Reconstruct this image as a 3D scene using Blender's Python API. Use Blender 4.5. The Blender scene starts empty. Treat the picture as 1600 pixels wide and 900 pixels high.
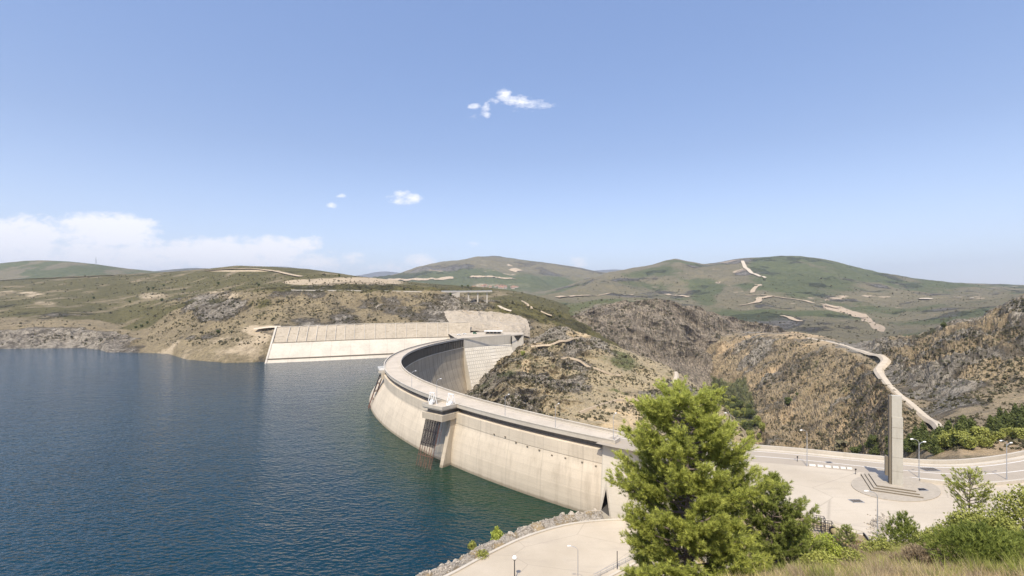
import bpy, math, random
import numpy as np
from mathutils import Vector, Matrix
from mathutils.bvhtree import BVHTree
R = math.radians
random.seed(7); rng = np.random.default_rng(7)
S = bpy.context.scene
COL = S.collection

# ------------------------------------------------------------------ camera, world, sun, exposure
F, YH, HC = 750.0, 465.0, 40.0          # focal length in photo pixels, horizon row, camera height over the dam crest
cam = bpy.data.objects.new('camera', bpy.data.cameras.new('camera')); COL.objects.link(cam)
cam.location = (0, 0, HC); cam.rotation_euler = (R(90), 0, 0)
cam.data.sensor_width = 36; cam.data.lens = F/1600*36
cam.data.shift_y = -(450-YH)/1600
cam.data.clip_start = 0.5; cam.data.clip_end = 60000
S.camera = cam
S.view_settings.view_transform = 'Standard'; S.view_settings.look = 'None'
S.view_settings.exposure = 0.60; S.view_settings.gamma = 1; S.view_settings.use_curve_mapping = False
SUN_EL = R(57); SUN_AZ = math.atan2(-0.30, -0.95)      # azimuth measured from +Y towards +X
world = bpy.data.worlds.new('World'); S.world = world; world.use_nodes = True
sd = Vector((math.sin(SUN_AZ)*math.cos(SUN_EL), math.cos(SUN_AZ)*math.cos(SUN_EL), math.sin(SUN_EL)))
sun = bpy.data.objects.new('sun', bpy.data.lights.new('sun', 'SUN')); COL.objects.link(sun)
sun.data.energy = 3.8; sun.data.angle = R(0.53); sun.data.color = (1, .925, .79)
sun.rotation_euler = sd.to_track_quat('Z', 'Y').to_euler(); sun.location = (0, -50, 300)
def build_world():
    nt = world.node_tree; N = nt.nodes; L = nt.links; N.clear()
    out = N.new('ShaderNodeOutputWorld'); bg = N.new('ShaderNodeBackground'); bg.inputs[1].default_value = SKY_STR
    sky = N.new('ShaderNodeTexSky'); sky.sky_type = 'NISHITA'; sky.sun_disc = False
    sky.sun_elevation = SUN_EL; sky.sun_rotation = SUN_AZ; sky.air_density = 1.0; sky.dust_density = 1.6; sky.ozone_density = 2.2; sky.altitude = 900
    tc = N.new('ShaderNodeTexCoord')
    sep = N.new('ShaderNodeSeparateXYZ'); L.new(tc.outputs['Generated'], sep.inputs[0])
    def M(op, a, b=None, c=None, clamp=False):
        n = N.new('ShaderNodeMath'); n.operation = op; n.use_clamp = clamp
        for i, v in enumerate((a, b, c)):
            if v is None: continue
            if isinstance(v, (int, float)): n.inputs[i].default_value = v
            else: L.new(v, n.inputs[i])
        return n.outputs[0]
    ymax = M('MAXIMUM', sep.outputs[1], 0.02)
    u = M('DIVIDE', sep.outputs[0], ymax)       # tangent of azimuth: clouds live on a sky direction, not on the frame
    v = M('DIVIDE', sep.outputs[2], ymax)
    cmb = N.new('ShaderNodeCombineXYZ'); L.new(u, cmb.inputs[0]); L.new(M('MULTIPLY', v, 1.9), cmb.inputs[1])
    no = N.new('ShaderNodeTexNoise'); no.inputs['Scale'].default_value = 26; no.inputs['Detail'].default_value = 10; no.inputs['Roughness'].default_value = .68
    L.new(cmb.outputs[0], no.inputs['Vector'])
    no2 = N.new('ShaderNodeTexNoise'); no2.inputs['Scale'].default_value = 6; no2.inputs['Detail'].default_value = 6
    L.new(cmb.outputs[0], no2.inputs['Vector'])
    total = None
    # (centre px, py, half width, half height, strength)
    for px, py, w, h, s in ((802,159,36,13,.8),(788,149,14,11,.85),(836,161,32,10,.8),(760,172,10,12,.75),(741,165,14,6,.75),(741,182,13,5,.65),(803,170,40,10,.5),
                            (632,311,36,9,.85),(628,304,16,8,.8),(683,313,10,6,.4),(520,321,12,5,.8),(533,306,10,4,.8),(491,372,20,5,.9),
                            (606,377,9,5,.6),(741,382,13,6,.8),
                            (-60,385,130,44,1.5),(40,372,90,34,1.5),(175,362,76,28,1.7),(140,350,54,20,1.4),(190,346,36,12,1.2),(215,352,36,14,1.3),(110,402,330,38,1.3),(330,396,120,26,1.6),(430,390,66,20,1.5),(470,384,38,14,1.4),(430,408,150,20,1.2),
                            (655,408,26,14,1.1),(620,418,90,12,.7),(905,410,22,9,.8),(990,407,16,7,.5)):
        a = (px-800)/F; b = (YH-py)/F
        du = M('DIVIDE', M('SUBTRACT', u, a), w*1.25/F); dv = M('DIVIDE', M('SUBTRACT', v, b), h*1.3/F)
        e = M('SUBTRACT', 1.0, M('ADD', M('MULTIPLY', du, du), M('MULTIPLY', dv, dv)))
        e = M('MULTIPLY', M('MAXIMUM', e, 0.0), s)
        total = e if total is None else M('MAXIMUM', total, e)
    n1 = M('ADD', M('MULTIPLY', M('SUBTRACT', no.outputs[0], .5), 4.6), M('MULTIPLY', M('SUBTRACT', no2.outputs[0], .5), 1.2))
    gate = M('MULTIPLY', total, 4.0, clamp=True)
    dens = M('MULTIPLY', M('MULTIPLY', M('ADD', M('SUBTRACT', total, .44), M('MULTIPLY', n1, .62)), 1.3, clamp=True), gate)
    front = M('GREATER_THAN', sep.outputs[1], 0.05)
    dens = M('MULTIPLY', M('MULTIPLY', dens, front), .95, clamp=True)
    hz = M('MULTIPLY', M('POWER', M('SUBTRACT', 1.0, M('MULTIPLY', M('MAXIMUM', sep.outputs[2], 0.0), 1.0, clamp=True)), 7.0), .6, clamp=True)
    # aerosol: the air towards the horizon is paler than the clear-sky model gives
    mixh = N.new('ShaderNodeMixRGB'); mixh.inputs[2].default_value = SKY_AER; L.new(hz, mixh.inputs[0])
    tint = N.new('ShaderNodeMixRGB'); tint.blend_type = 'MULTIPLY'; tint.inputs[0].default_value = 1; tint.inputs[2].default_value = SKY_TINT
    gain = M('ADD', 1.0, M('MULTIPLY', M('MAXIMUM', M('SUBTRACT', sep.outputs[2], .28), 0.0), 1.1)); vm = N.new('ShaderNodeVectorMath'); vm.operation = 'SCALE'
    L.new(sky.outputs[0], vm.inputs[0]); L.new(gain, vm.inputs['Scale']); L.new(vm.outputs[0], tint.inputs[1]); L.new(tint.outputs[0], mixh.inputs[1])
    mix = N.new('ShaderNodeMixRGB'); mix.inputs[2].default_value = SKY_CLOUD
    L.new(dens, mix.inputs[0]); L.new(mixh.outputs[0], mix.inputs[1])
    L.new(mix.outputs[0], bg.inputs[0]); L.new(bg.outputs[0], out.inputs[0])
SKY_STR = 0.12; HAZE = 6.5e-5
SKY_TINT = (1.06, 1.02, 1.06, 1); SKY_AER = (5.4, 5.5, 6.4, 1); SKY_CLOUD = (6.8, 6.75, 6.95, 1)
build_world()

# ------------------------------------------------------------------ helpers
def W(px, py, z=0.0):
    d = (HC-z)*F/(py-YH); return Vector(((px-800)*d/F, d, z))
def WD(px, py, d): return Vector(((px-800)*d/F, d, HC-(py-YH)*d/F))
def tag(o, label=None, cat=None, group=None, kind=None):
    if label: o['label'] = label
    if cat: o['category'] = cat
    if group: o['group'] = group
    if kind: o['kind'] = kind
    return o
def empty(name, loc=(0,0,0), rz=0):
    o = bpy.data.objects.new(name, None); COL.objects.link(o); o.location = loc; o.rotation_euler = (0,0,rz); o.empty_display_size = .5
    return o
def copy_tree(o, parent=None):
    c = o.copy(); COL.objects.link(c)
    if parent: c.parent = parent
    for ch in list(o.children): copy_tree(ch, c)
    return c
class MB:
    def __init__(s): s.v = []; s.f = []
    def add(s, vs, fs):
        n = len(s.v); s.v += [tuple(p) for p in vs]; s.f += [tuple(i+n for i in f) for f in fs]; return s
    def box(s, c, size, rz=0, rx=0):
        x, y, z = (q/2 for q in size); m = Matrix.Rotation(rz, 3, 'Z') @ Matrix.Rotation(rx, 3, 'X'); c = Vector(c)
        vs = [c+m@Vector((a*x, b*y, e*z)) for e in (-1,1) for b in (-1,1) for a in (-1,1)]
        return s.add(vs, [(0,2,3,1),(4,5,7,6),(0,1,5,4),(2,6,7,3),(0,4,6,2),(1,3,7,5)])
    def bar(s, a, b, w, h=None):
        a = Vector(a); b = Vector(b); h = h or w; d = (b-a); L = d.length
        q = d.to_track_quat('Z', 'Y').to_matrix()
        vs = [a+q@Vector((i*w/2, j*h/2, k*L)) for k in (0,1) for j in (-1,1) for i in (-1,1)]
        return s.add(vs, [(0,2,3,1),(4,5,7,6),(0,1,5,4),(2,6,7,3),(0,4,6,2),(1,3,7,5)])
    def tube(s, pts, rad, n=8, cap=True):
        pts = [Vector(p) for p in pts]; k = len(pts); rad = [rad]*k if isinstance(rad, (int, float)) else rad
        vs = []; up = Vector((0,0,1))
        prev = None
        for i, p in enumerate(pts):
            d = (pts[min(i+1,k-1)]-pts[max(i-1,0)]).normalized()
            if prev is None:
                x = d.cross(up) if abs(d.z) < .9 else d.cross(Vector((1,0,0)))
            else: x = prev-d*prev.dot(d)
            x.normalize(); prev = x; y = d.cross(x)
            vs += [p+(x*math.cos(2*math.pi*j/n)+y*math.sin(2*math.pi*j/n))*rad[i] for j in range(n)]
        fs = [(i*n+j, i*n+(j+1)%n, (i+1)*n+(j+1)%n, (i+1)*n+j) for i in range(k-1) for j in range(n)]
        if cap: fs += [tuple(range(n))[::-1], tuple((k-1)*n+j for j in range(n))]
        return s.add(vs, fs)
    def prism(s, poly, z0, z1):
        n = len(poly); vs = [(p[0],p[1],z0) for p in poly]+[(p[0],p[1],z1) for p in poly]
        return s.add(vs, [tuple(range(n))[::-1], tuple(range(n,2*n))]+[(i,(i+1)%n,n+(i+1)%n,n+i) for i in range(n)])
    def build(s, name, mat, parent=None, smooth=False):
        me = bpy.data.meshes.new(name); me.from_pydata(s.v, [], s.f); me.update()
        return link(name, me, mat, parent, smooth)
def link(name, me, mat, parent=None, smooth=False):
    o = bpy.data.objects.new(name, me); COL.objects.link(o)
    if mat: me.materials.append(mat)
    if smooth and len(me.polygons): me.polygons.foreach_set('use_smooth', [True]*len(me.polygons))
    if parent: o.parent = parent
    return o
def npmesh(name, v, f, mat, parent=None, smooth=False, col=None, colname='cover', uv=None):
    """v (n,3), f (m,k) arrays with k = 3 or 4"""
    v = np.asarray(v, dtype=np.float32); f = np.asarray(f, dtype=np.int32); m, k = f.shape
    me = bpy.data.meshes.new(name); me.vertices.add(len(v)); me.vertices.foreach_set('co', v.ravel())
    me.loops.add(m*k); me.loops.foreach_set('vertex_index', f.ravel())
    me.polygons.add(m); me.polygons.foreach_set('loop_start', np.arange(0, m*k, k, dtype=np.int32)); me.polygons.foreach_set('loop_total', np.full(m, k, dtype=np.int32))
    me.update(calc_edges=True)
    if col is not None:
        a = me.color_attributes.new(colname, 'FLOAT_COLOR', 'POINT'); a.data.foreach_set('color', np.asarray(col, dtype=np.float32).ravel())
    if uv is not None:
        l = me.uv_layers.new(name='UVMap'); l.data.foreach_set('uv', np.asarray(uv, dtype=np.float32)[f.ravel()].ravel())
    o = link(name, me, mat, parent)
    me.polygons.foreach_set('use_smooth', np.full(m, smooth))
    return o
def grid_faces(nr, nc, closed=False):
    i = np.arange((nr-1)*nc).reshape(nr-1, nc)
    a = i[:, :-1].ravel() if not closed else i.ravel()
    b = (i[:, 1:] if not closed else np.roll(i, -1, 1)).ravel()
    return np.stack([a, b, b+nc, a+nc], 1)
# gradient-free value noise, world-space
_T = rng.random((256, 256))
def vnoise(x, y):
    xi = np.floor(x).astype(int); yi = np.floor(y).astype(int); fx = x-xi; fy = y-yi
    fx = fx*fx*fx*(fx*(fx*6-15)+10); fy = fy*fy*fy*(fy*(fy*6-15)+10)
    g = lambda a, b: _T[a & 255, b & 255]
    return (g(xi,yi)*(1-fx)+g(xi+1,yi)*fx)*(1-fy)+(g(xi,yi+1)*(1-fx)+g(xi+1,yi+1)*fx)*fy
def fbm(x, y, sc, oct=5, gain=.5, ridged=False):
    x = np.asarray(x, float)/sc; y = np.asarray(y, float)/sc; a = 1; t = 0; n = 0
    for k in range(oct):
        v = vnoise(x+17.3*k, y-9.1*k)*2-1
        if ridged: v = 1-2*np.abs(v)
        t = t+a*v; n += a; a *= gain
        x, y = (x*.8-y*.6)*2.03, (x*.6+y*.8)*2.03
    return t/n
def sstep(a, b, x):
    t = np.clip((x-a)/(b-a), 0, 1); return t*t*(3-2*t)

# ------------------------------------------------------------------ materials
class NT:
    def __init__(s, name):
        s.m = bpy.data.materials.new(name); s.m.use_nodes = True; s.N = s.m.node_tree.nodes; s.L = s.m.node_tree.links
        s.b = s.N['Principled BSDF']; s.b.inputs['Roughness'].default_value = .9; s.b.inputs['Specular IOR Level'].default_value = .25
        s.tc = s.N.new('ShaderNodeTexCoord'); s.geo = s.N.new('ShaderNodeNewGeometry')
    def _in(s, n, i, v):
        if v is None: return
        if isinstance(v, (int, float, tuple)): n.inputs[i].default_value = v
        else: s.L.new(v, n.inputs[i])
    def math(s, op, a, b=None, clamp=False):
        n = s.N.new('ShaderNodeMath'); n.operation = op; n.use_clamp = clamp; s._in(n, 0, a); s._in(n, 1, b); return n.outputs[0]
    def noise(s, scale, detail=5, rough=.6, vec=None, dist=0):
        n = s.N.new('ShaderNodeTexNoise'); n.inputs['Scale'].default_value = scale; n.inputs['Detail'].default_value = detail
        n.inputs['Roughness'].default_value = rough; n.inputs['Distortion'].default_value = dist
        s.L.new(vec if vec is not None else s.geo.outputs['Position'], n.inputs['Vector']); return n.outputs[0]
    def voro(s, scale, vec=None, feat='F1', out='Distance', rnd=1):
        n = s.N.new('ShaderNodeTexVoronoi'); n.feature = feat; n.inputs['Scale'].default_value = scale; n.inputs['Randomness'].default_value = rnd
        s.L.new(vec if vec is not None else s.geo.outputs['Position'], n.inputs['Vector']); return n.outputs[out]
    def mapped(s, scale=(1,1,1), rot=(0,0,0), src=None):
        n = s.N.new('ShaderNodeMapping'); n.inputs['Scale'].default_value = scale; n.inputs['Rotation'].default_value = rot
        s.L.new(src if src is not None else s.geo.outputs['Position'], n.inputs['Vector']); return n.outputs[0]
    def ramp(s, fac, stops, interp='LINEAR'):
        n = s.N.new('ShaderNodeValToRGB'); n.color_ramp.interpolation = interp; e = n.color_ramp.elements
        while len(e) < len(stops): e.new(.5)
        for q, (p, c) in zip(e, stops): q.position = p; q.color = c if isinstance(c, tuple) and len(c) == 4 else ((c[0],c[1],c[2],1) if isinstance(c, tuple) else (c,c,c,1))
        s.L.new(fac, n.inputs[0]); return n.outputs[0]
    def mix(s, fac, a, b, mode='MIX'):
        n = s.N.new('ShaderNodeMixRGB'); n.blend_type = mode
        s._in(n, 0, fac)
        for i, v in ((1,a),(2,b)):
            if isinstance(v, tuple) and len(v) == 3: v = v+(1,)
            s._in(n, i, v)
        return n.outputs[0]
    def attr(s, name):
        n = s.N.new('ShaderNodeAttribute'); n.attribute_name = name; q = s.N.new('ShaderNodeSeparateColor'); s.L.new(n.outputs['Color'], q.inputs[0]); return q.outputs, n
    def bump(s, h, strength=.5, dist=1.0, prev=None):
        n = s.N.new('ShaderNodeBump'); n.inputs['Strength'].default_value = strength; n.inputs['Distance'].default_value = dist
        s.L.new(h, n.inputs['Height'])
        if prev is not None: s.L.new(prev, n.inputs['Normal'])
        s.L.new(n.outputs[0], s.b.inputs['Normal']); return n.outputs[0]
    def color(s, c): s._in(s.b, 'Base Color', c+(1,) if isinstance(c, tuple) and len(c) == 3 else c); return s
def plain(name, c, rough=.7, metal=0, var=.15, scale=2.0):
    t = NT(name); n = t.noise(scale, 6, .65)
    t.color(t.ramp(n, [(.3, tuple(q*(1-var) for q in c)), (.7, tuple(min(1, q*(1+var)) for q in c))]))
    t.b.inputs['Roughness'].default_value = rough; t.b.inputs['Metallic'].default_value = metal
    return t.m
def land(name, tan=(.37,.29,.165), soil=(.24,.185,.11), rockA=(.12,.10,.078), rockB=(.32,.275,.215), green=(.062,.075,.026), greenB=(.12,.12,.045), bare=(.50,.38,.24), fs=1.0, spk=.5, bumpd=1.0, strata=(1,1,1), srot=(0,0,0), gully=None):
    """ground cover of a hillside: cover.R = rock, cover.G = scrub, cover.B = bare soil; fs stretches the grain with distance"""
    t = NT(name); (r, g, b), at = t.attr('cover')
    gv = t.mapped(gully) if gully else None
    fine = t.noise(.8/fs, 6, .8); mid = t.noise(.12/fs, 10, .8, vec=gv); big = t.noise(.02/fs, 5, .6)
    base = t.mix(t.ramp(mid, [(.38,0.0),(.62,1.0)]), soil, tan)
    base = t.mix(t.math('MULTIPLY', t.ramp(fine, [(.40,1.0),(.52,0.0)]), .6), base, tuple(q*.55 for q in soil))
    sv = t.mapped(strata, srot)
    rn = t.noise(.35/fs, 8, .75, vec=sv, dist=.8); rv = t.noise(.11/fs, 9, .8, vec=sv, dist=1.0)
    rock = t.mix(t.ramp(rn, [(.40,0.0),(.58,1.0)]), rockA, rockB)
    rock = t.mix(t.math('MULTIPLY', t.ramp(rv, [(.42,1.0),(.50,0.0)]), .8), rock, tuple(q*.7 for q in rockA))
    rmask = t.ramp(t.math('ADD', r, t.math('MULTIPLY', t.math('SUBTRACT', mid, .5), 1.3)), [(.42,0.0),(.58,1.0)])
    c = t.mix(rmask, base, rock)
    # bare soil
    bm = t.ramp(t.math('ADD', b, t.math('MULTIPLY', t.math('SUBTRACT', mid, .5), .9)), [(.42,0.0),(.6,1.0)])
    c = t.mix(bm, c, t.mix(t.ramp(fine, [(.35,0.0),(.6,1.0)]), tuple(q*.72 for q in bare), bare))
    # scrub: carpets where G is high, single bushes elsewhere
    gcol = t.mix(t.ramp(t.noise(.3/fs, 4), [(.4,0.0),(.6,1.0)]), green, greenB)
    gm = t.ramp(t.math('ADD', g, t.math('ADD', t.math('MULTIPLY', t.math('SUBTRACT', mid, .5), 1.1), t.math('MULTIPLY', t.math('SUBTRACT', fine, .5), .8))), [(.42,0.0),(.6,1.0)])
    c = t.mix(t.math('MULTIPLY', gm, .93), c, gcol)
    vo = t.voro(.33/fs); vo2 = t.voro(.8/fs)
    cl = t.ramp(t.noise(.05/fs, 4), [(.42,0.0),(.6,1.0)])
    sp = t.math('MULTIPLY', t.ramp(vo, [(.22,1.0),(.34,0.0)]), t.math('MULTIPLY', cl, spk))
    sp2 = t.math('MULTIPLY', t.ramp(vo2, [(.2,1.0),(.3,0.0)]), spk*.8)
    nb = t.math('SUBTRACT', 1.0, t.math('MULTIPLY', bm, .8))
    c = t.mix(t.math('MULTIPLY', t.math('MAXIMUM', sp, sp2), nb), c, green)
    c = t.mix(.5, c, t.mix(t.ramp(big, [(.35,0.0),(.65,1.0)]), tuple(q*.8 for q in (1,1,1)), (1.12,1.1,1.06)), 'MULTIPLY')
    t.color(c)
    h = t.math('ADD', t.math('MULTIPLY', fine, .5), t.math('MULTIPLY', rn, t.math('ADD', .4, t.math('MULTIPLY', rmask, 2.2))))
    t.bump(h, 1.0, bumpd*fs*1.4)
    return t.m
def concrete(name, c=(.50,.455,.37), lift=0, joint=0, jd=.35, jw=.025, stain=.5, rough=.88, streak=(1,1,.12), tide=False):
    t = NT(name); big = t.noise(.08, 5, .6); fine = t.noise(2.2, 6, .7); st = t.noise(.5, 6, .7, vec=t.mapped(streak))
    col = t.mix(t.ramp(big, [(.3,0.0),(.7,1.0)]), tuple(q*.88 for q in c), tuple(min(1,q*1.08) for q in c))
    col = t.mix(t.math('MULTIPLY', t.ramp(st, [(.5,0.0),(.75,1.0)]), stain), col, tuple(q*k for q, k in zip(c, (.62,.6,.57))))
    col = t.mix(t.math('MULTIPLY', t.ramp(fine, [(.3,1.0),(.5,0.0)]), .16), col, tuple(q*.6 for q in c))
    if lift or joint:
        uvn = t.tc.outputs['UV']; sx = t.N.new('ShaderNodeSeparateXYZ'); t.L.new(uvn, sx.inputs[0])
        wob = t.math('MULTIPLY', t.math('SUBTRACT', t.noise(.3, 3), .5), .25)
        if lift:
            fr = t.math('FRACT', t.math('DIVIDE', t.math('ADD', sx.outputs[1], wob), lift))
            col = t.mix(t.math('MULTIPLY', t.ramp(fr, [(0,1.0),(.10,0.0)]), .20), col, tuple(q*.5 for q in c))
            cell = t.math('FLOOR', t.math('DIVIDE', sx.outputs[1], lift)); wn = t.N.new('ShaderNodeTexWhiteNoise'); wn.noise_dimensions = '1D'; t.L.new(cell, wn.inputs['W'])
            col = t.mix(t.math('MULTIPLY', wn.outputs['Value'], .12), col, tuple(q*.6 for q in c))
        if joint:
            fr = t.math('FRACT', t.math('DIVIDE', sx.outputs[0], joint))
            col = t.mix(t.math('MULTIPLY', t.ramp(fr, [(0,1.0),(jw,.7),(jw*1.3,0.0)]), jd), col, tuple(q*.45 for q in c))
    if tide:      # stained band left by the water, just above its level
        sz = t.N.new('ShaderNodeSeparateXYZ'); t.L.new(t.geo.outputs['Position'], sz.inputs[0])
        hgt = t.math('ADD', sz.outputs[2], t.math('MULTIPLY', st, -.9))
        f1 = t.ramp(t.math('DIVIDE', t.math('ADD', hgt, 21.6), 3.0, clamp=True), [(0.0,1.0),(.28,.75),(.42,.18),(1.0,0.0)]); col = t.mix(t.math('MULTIPLY', f1, .75), col, (.13,.10,.06))
    t.color(col); t.b.inputs['Roughness'].default_value = rough
    t.bump(fine, .25, .15)
    return t.m
# ------------------------------------------------------------------ terrain: each hill is a height sheet between feature lines (depth, height)
HILLS = []
def hermite(dk, zk, nseg):
    """dk, zk: (K, C) knots per column; monotone cubic between them -> (rows, C)"""
    K = len(dk); h = np.diff(dk, axis=0); s = np.diff(zk, axis=0)/h
    m = np.zeros_like(zk); m[0] = s[0]; m[-1] = s[-1]
    for i in range(1, K-1):
        same = s[i-1]*s[i] > 0
        m[i] = np.where(same, 2*s[i-1]*s[i]/(s[i-1]+s[i]+1e-12*np.sign(s[i])), 0)
    D = []; Z = []; T = []
    for i in range(K-1):
        for j in range(nseg[i]+(1 if i == K-2 else 0)):
            t = j/nseg[i]; D.append(dk[i]+t*h[i])
            Z.append((2*t**3-3*t*t+1)*zk[i]+(t**3-2*t*t+t)*h[i]*m[i]+(-2*t**3+3*t*t)*zk[i+1]+(t**3-t*t)*h[i]*m[i+1]); T.append(i+t)
    D = np.array(D); return D, np.array(Z), np.array(T)[:, None]+0*D
def hill(name, px, rows, nseg, mat, amp, cover, smooth=True):
    """rows: ('p', [(px, py, d)..]) given by sight line and distance, ('z', [(px, z, d)..]) by height and distance"""
    dk = []; zk = []
    for kind, pts in rows:
        q = sorted(pts); X = [p[0] for p in q]
        d = np.exp(np.interp(px, X, np.log([p[2] for p in q])))
        a = np.interp(px, X, [p[1] for p in q])
        zk.append(HC-(a-YH)*d/F if kind == 'p' else a); dk.append(d)
    dk = np.array(dk); zk = np.array(zk)
    k = np.ones(5)/5
    sm = lambda A: np.stack([np.convolve(np.pad(r, 2, mode='edge'), k, 'valid') for r in A])
    dk = sm(dk); zk = sm(zk)
    for i in range(1, len(dk)): dk[i] = np.maximum(dk[i], dk[i-1]+1)
    D, Z, T = hermite(dk, zk, nseg)
    X = (px[None, :]-800)*D/F
    PY = YH+(HC-Z)*F/D; PX = np.broadcast_to(px, D.shape)
    dz, dx, dy = amp(X, D, Z, PX, PY, T)
    v = np.stack([X+dx, D+dy, Z+dz], -1)
    c = np.clip(cover(X, D, Z, PX, PY, T), 0, 1)
    o = npmesh(name, v.reshape(-1, 3), grid_faces(*D.shape)[:, ::-1], mat, smooth=smooth, col=np.concatenate([c, np.ones(c.shape[:2]+(1,))], -1).reshape(-1, 4))
    tag(o, kind='structure'); 
    me = o.data
    HILLS.append((o, BVHTree.FromPolygons([tuple(p) for p in v.reshape(-1, 3)], [tuple(f) for f in grid_faces(*D.shape)])))
    return o
def blob(PX, PY, cx, cy, rx, ry, p=1.0):
    return np.clip(1.3-((PX-cx)/rx)**2-((PY-cy)/ry)**2, 0, 1)*p
def pdist(PX, PY, line):
    d = np.full(np.shape(PX), 1e9)
    for (x1, y1), (x2, y2) in zip(line[:-1], line[1:]):
        L = (x2-x1)**2+(y2-y1)**2; t = np.clip(((PX-x1)*(x2-x1)+(PY-y1)*(y2-y1))/L, 0, 1); d = np.minimum(d, np.hypot(PX-x1-t*(x2-x1), PY-y1-t*(y2-y1)))
    return d
ROAD_R = [(1470,672),(1455,662),(1430,640),(1405,618),(1388,601),(1374,586),(1370,580),(1384,573),(1388,569),(1375,560),(1345,549),(1320,540),(1290,533),(1262,528)]
OCHRE = [(1290,477),(1320,485),(1345,492),(1358,500),(1366,510),(1378,516)]
def hit(px, py, only=None):
    """first hill met along a sight line, as a place in the world"""
    d = WD(px, py, 1.0)-Vector((0,0,HC)); best = None
    for o, b in HILLS:
        if only and o.name not in only: continue
        loc, n, i, t = b.ray_cast(Vector((0,0,HC)), d.normalized())
        if loc is not None and (best is None or t < best[1]): best = (loc, t)
    return best[0] if best else None
def ground(x, y, only=None):
    best = None
    for o, b in HILLS:
        if only and o.name not in only: continue
        loc, n, i, t = b.ray_cast(Vector((x, y, 3000)), Vector((0,0,-1)))
        if loc is not None and (best is None or loc.z > best): best = loc.z
    return best

mat_near = land('scrub_and_rock', fs=1.0, spk=.8, bumpd=1.0, tan=(.44,.35,.21), soil=(.29,.23,.14), bare=(.52,.40,.24), rockA=(.15,.125,.095), rockB=(.50,.43,.33), strata=(1,1,.45), srot=(0,R(35),R(20)))
mat_gorge = land('gorge_side', fs=1.1, spk=.7, bumpd=1.0, tan=(.38,.29,.17), soil=(.23,.18,.115), bare=(.47,.345,.20), rockA=(.16,.137,.105), rockB=(.47,.41,.32), strata=(.35,1.2,.45), gully=(.28,1.3,.5))
mat_left = land('heath_plateau', fs=2.0, tan=(.31,.245,.14), soil=(.185,.145,.085), green=(.060,.055,.016), greenB=(.11,.095,.03), bare=(.48,.38,.25), rockA=(.16,.135,.10), rockB=(.50,.43,.33), spk=.6, strata=(1,1,.5), srot=(0,R(25),0))
mat_cliff = land('gorge_cliff', fs=1.6, tan=(.31,.25,.165), soil=(.23,.185,.135), rockA=(.15,.12,.085), rockB=(.46,.375,.27), spk=.8, strata=(2.2,1.0,.3), srot=(0,R(-38),0), gully=(1.5,.8,.35))
mat_mount = land('mountain_heath', fs=6.0, tan=(.215,.18,.10), soil=(.15,.13,.08), green=(.065,.08,.030), greenB=(.10,.11,.042), bare=(.5,.39,.27), rockA=(.13,.115,.095), rockB=(.30,.27,.225), spk=.6, strata=(1,1,.6))
mat_far = land('far_mountain', fs=14.0, tan=(.15,.13,.10), soil=(.12,.105,.085), green=(.055,.065,.035), greenB=(.08,.085,.045), bare=(.5,.4,.28), rockA=(.15,.13,.12), rockB=(.33,.30,.27), spk=.4)

z3 = lambda a, k=0.: (a, a*k, a*k)
# blue range on the horizon
def c0(X, D, Z, PX, PY, T): return np.stack([.35+0*PX, .5+0*PX, 0*PX], -1)
ns = lambda sc, A, o=5, r=False: (lambda X, D, Z, PX, PY, T: z3(A*fbm(X, D, sc, o, ridged=r)*np.minimum(1, .25+np.abs(np.sin(np.pi*np.clip(T/2, 0, 1))))))
hill('blue_mountains', np.arange(300, 1100, 4.), [('p', [(300,470,12500),(1100,470,12500)]),
     ('p', [(300,421,14000),(420,417,14000),(450,417,14000),(500,424,14000),(540,431,14000),(565,429,14000),(595,423,14000),(620,424,14000),(650,431,14000),(880,430,14000),(905,424,14000),(935,421,14000),(965,420,14000),(990,424,14000),(1040,432,14000),(1100,440,14000)]),
     ('p', [(300,450,15500),(1100,450,15500)])], [16, 10], mat_far, ns(2200, 60), c0)
hill('hazy_hills', np.arange(-300, 560, 4.), [('p', [(-300,470,5000),(560,470,5000)]),
     ('p', [(-300,425,6000),(170,430,6000),(240,424,6000),(290,419,6000),(325,418,6000),(370,425,6000),(560,450,6000)]),
     ('p', [(-300,460,6800),(560,470,6800)])], [20, 10], mat_far, ns(900, 30), c0)
def c_wood(X, D, Z, PX, PY, T):
    g = .46+.9*fbm(X, D, 110, 6)+.2*sstep(435, 415, PY); r = .2+0*PX; b = .15+.6*fbm(X+900, D, 200, 4)
    return np.stack([r, g, b*sstep(412, 430, PY)], -1)
hill('wooded_ridge', np.arange(-500, 460, 3.), [('p', [(-500,462,1900),(460,462,1900)]), ('p', [(-500,442,2200),(460,447,2200)]),
     ('p', [(-500,430,2800),(-200,417,2800),(0,412,2800),(35,408,2800),(70,407,2800),(110,409,2800),(150,413,2800),(180,417,2800),(215,421,2800),(245,424,2800),(330,434,2800),(460,444,2800)]),
     ('p', [(-500,460,3600),(460,470,3600)])], [20, 40, 10], mat_mount, ns(350, 14), c_wood)
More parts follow.
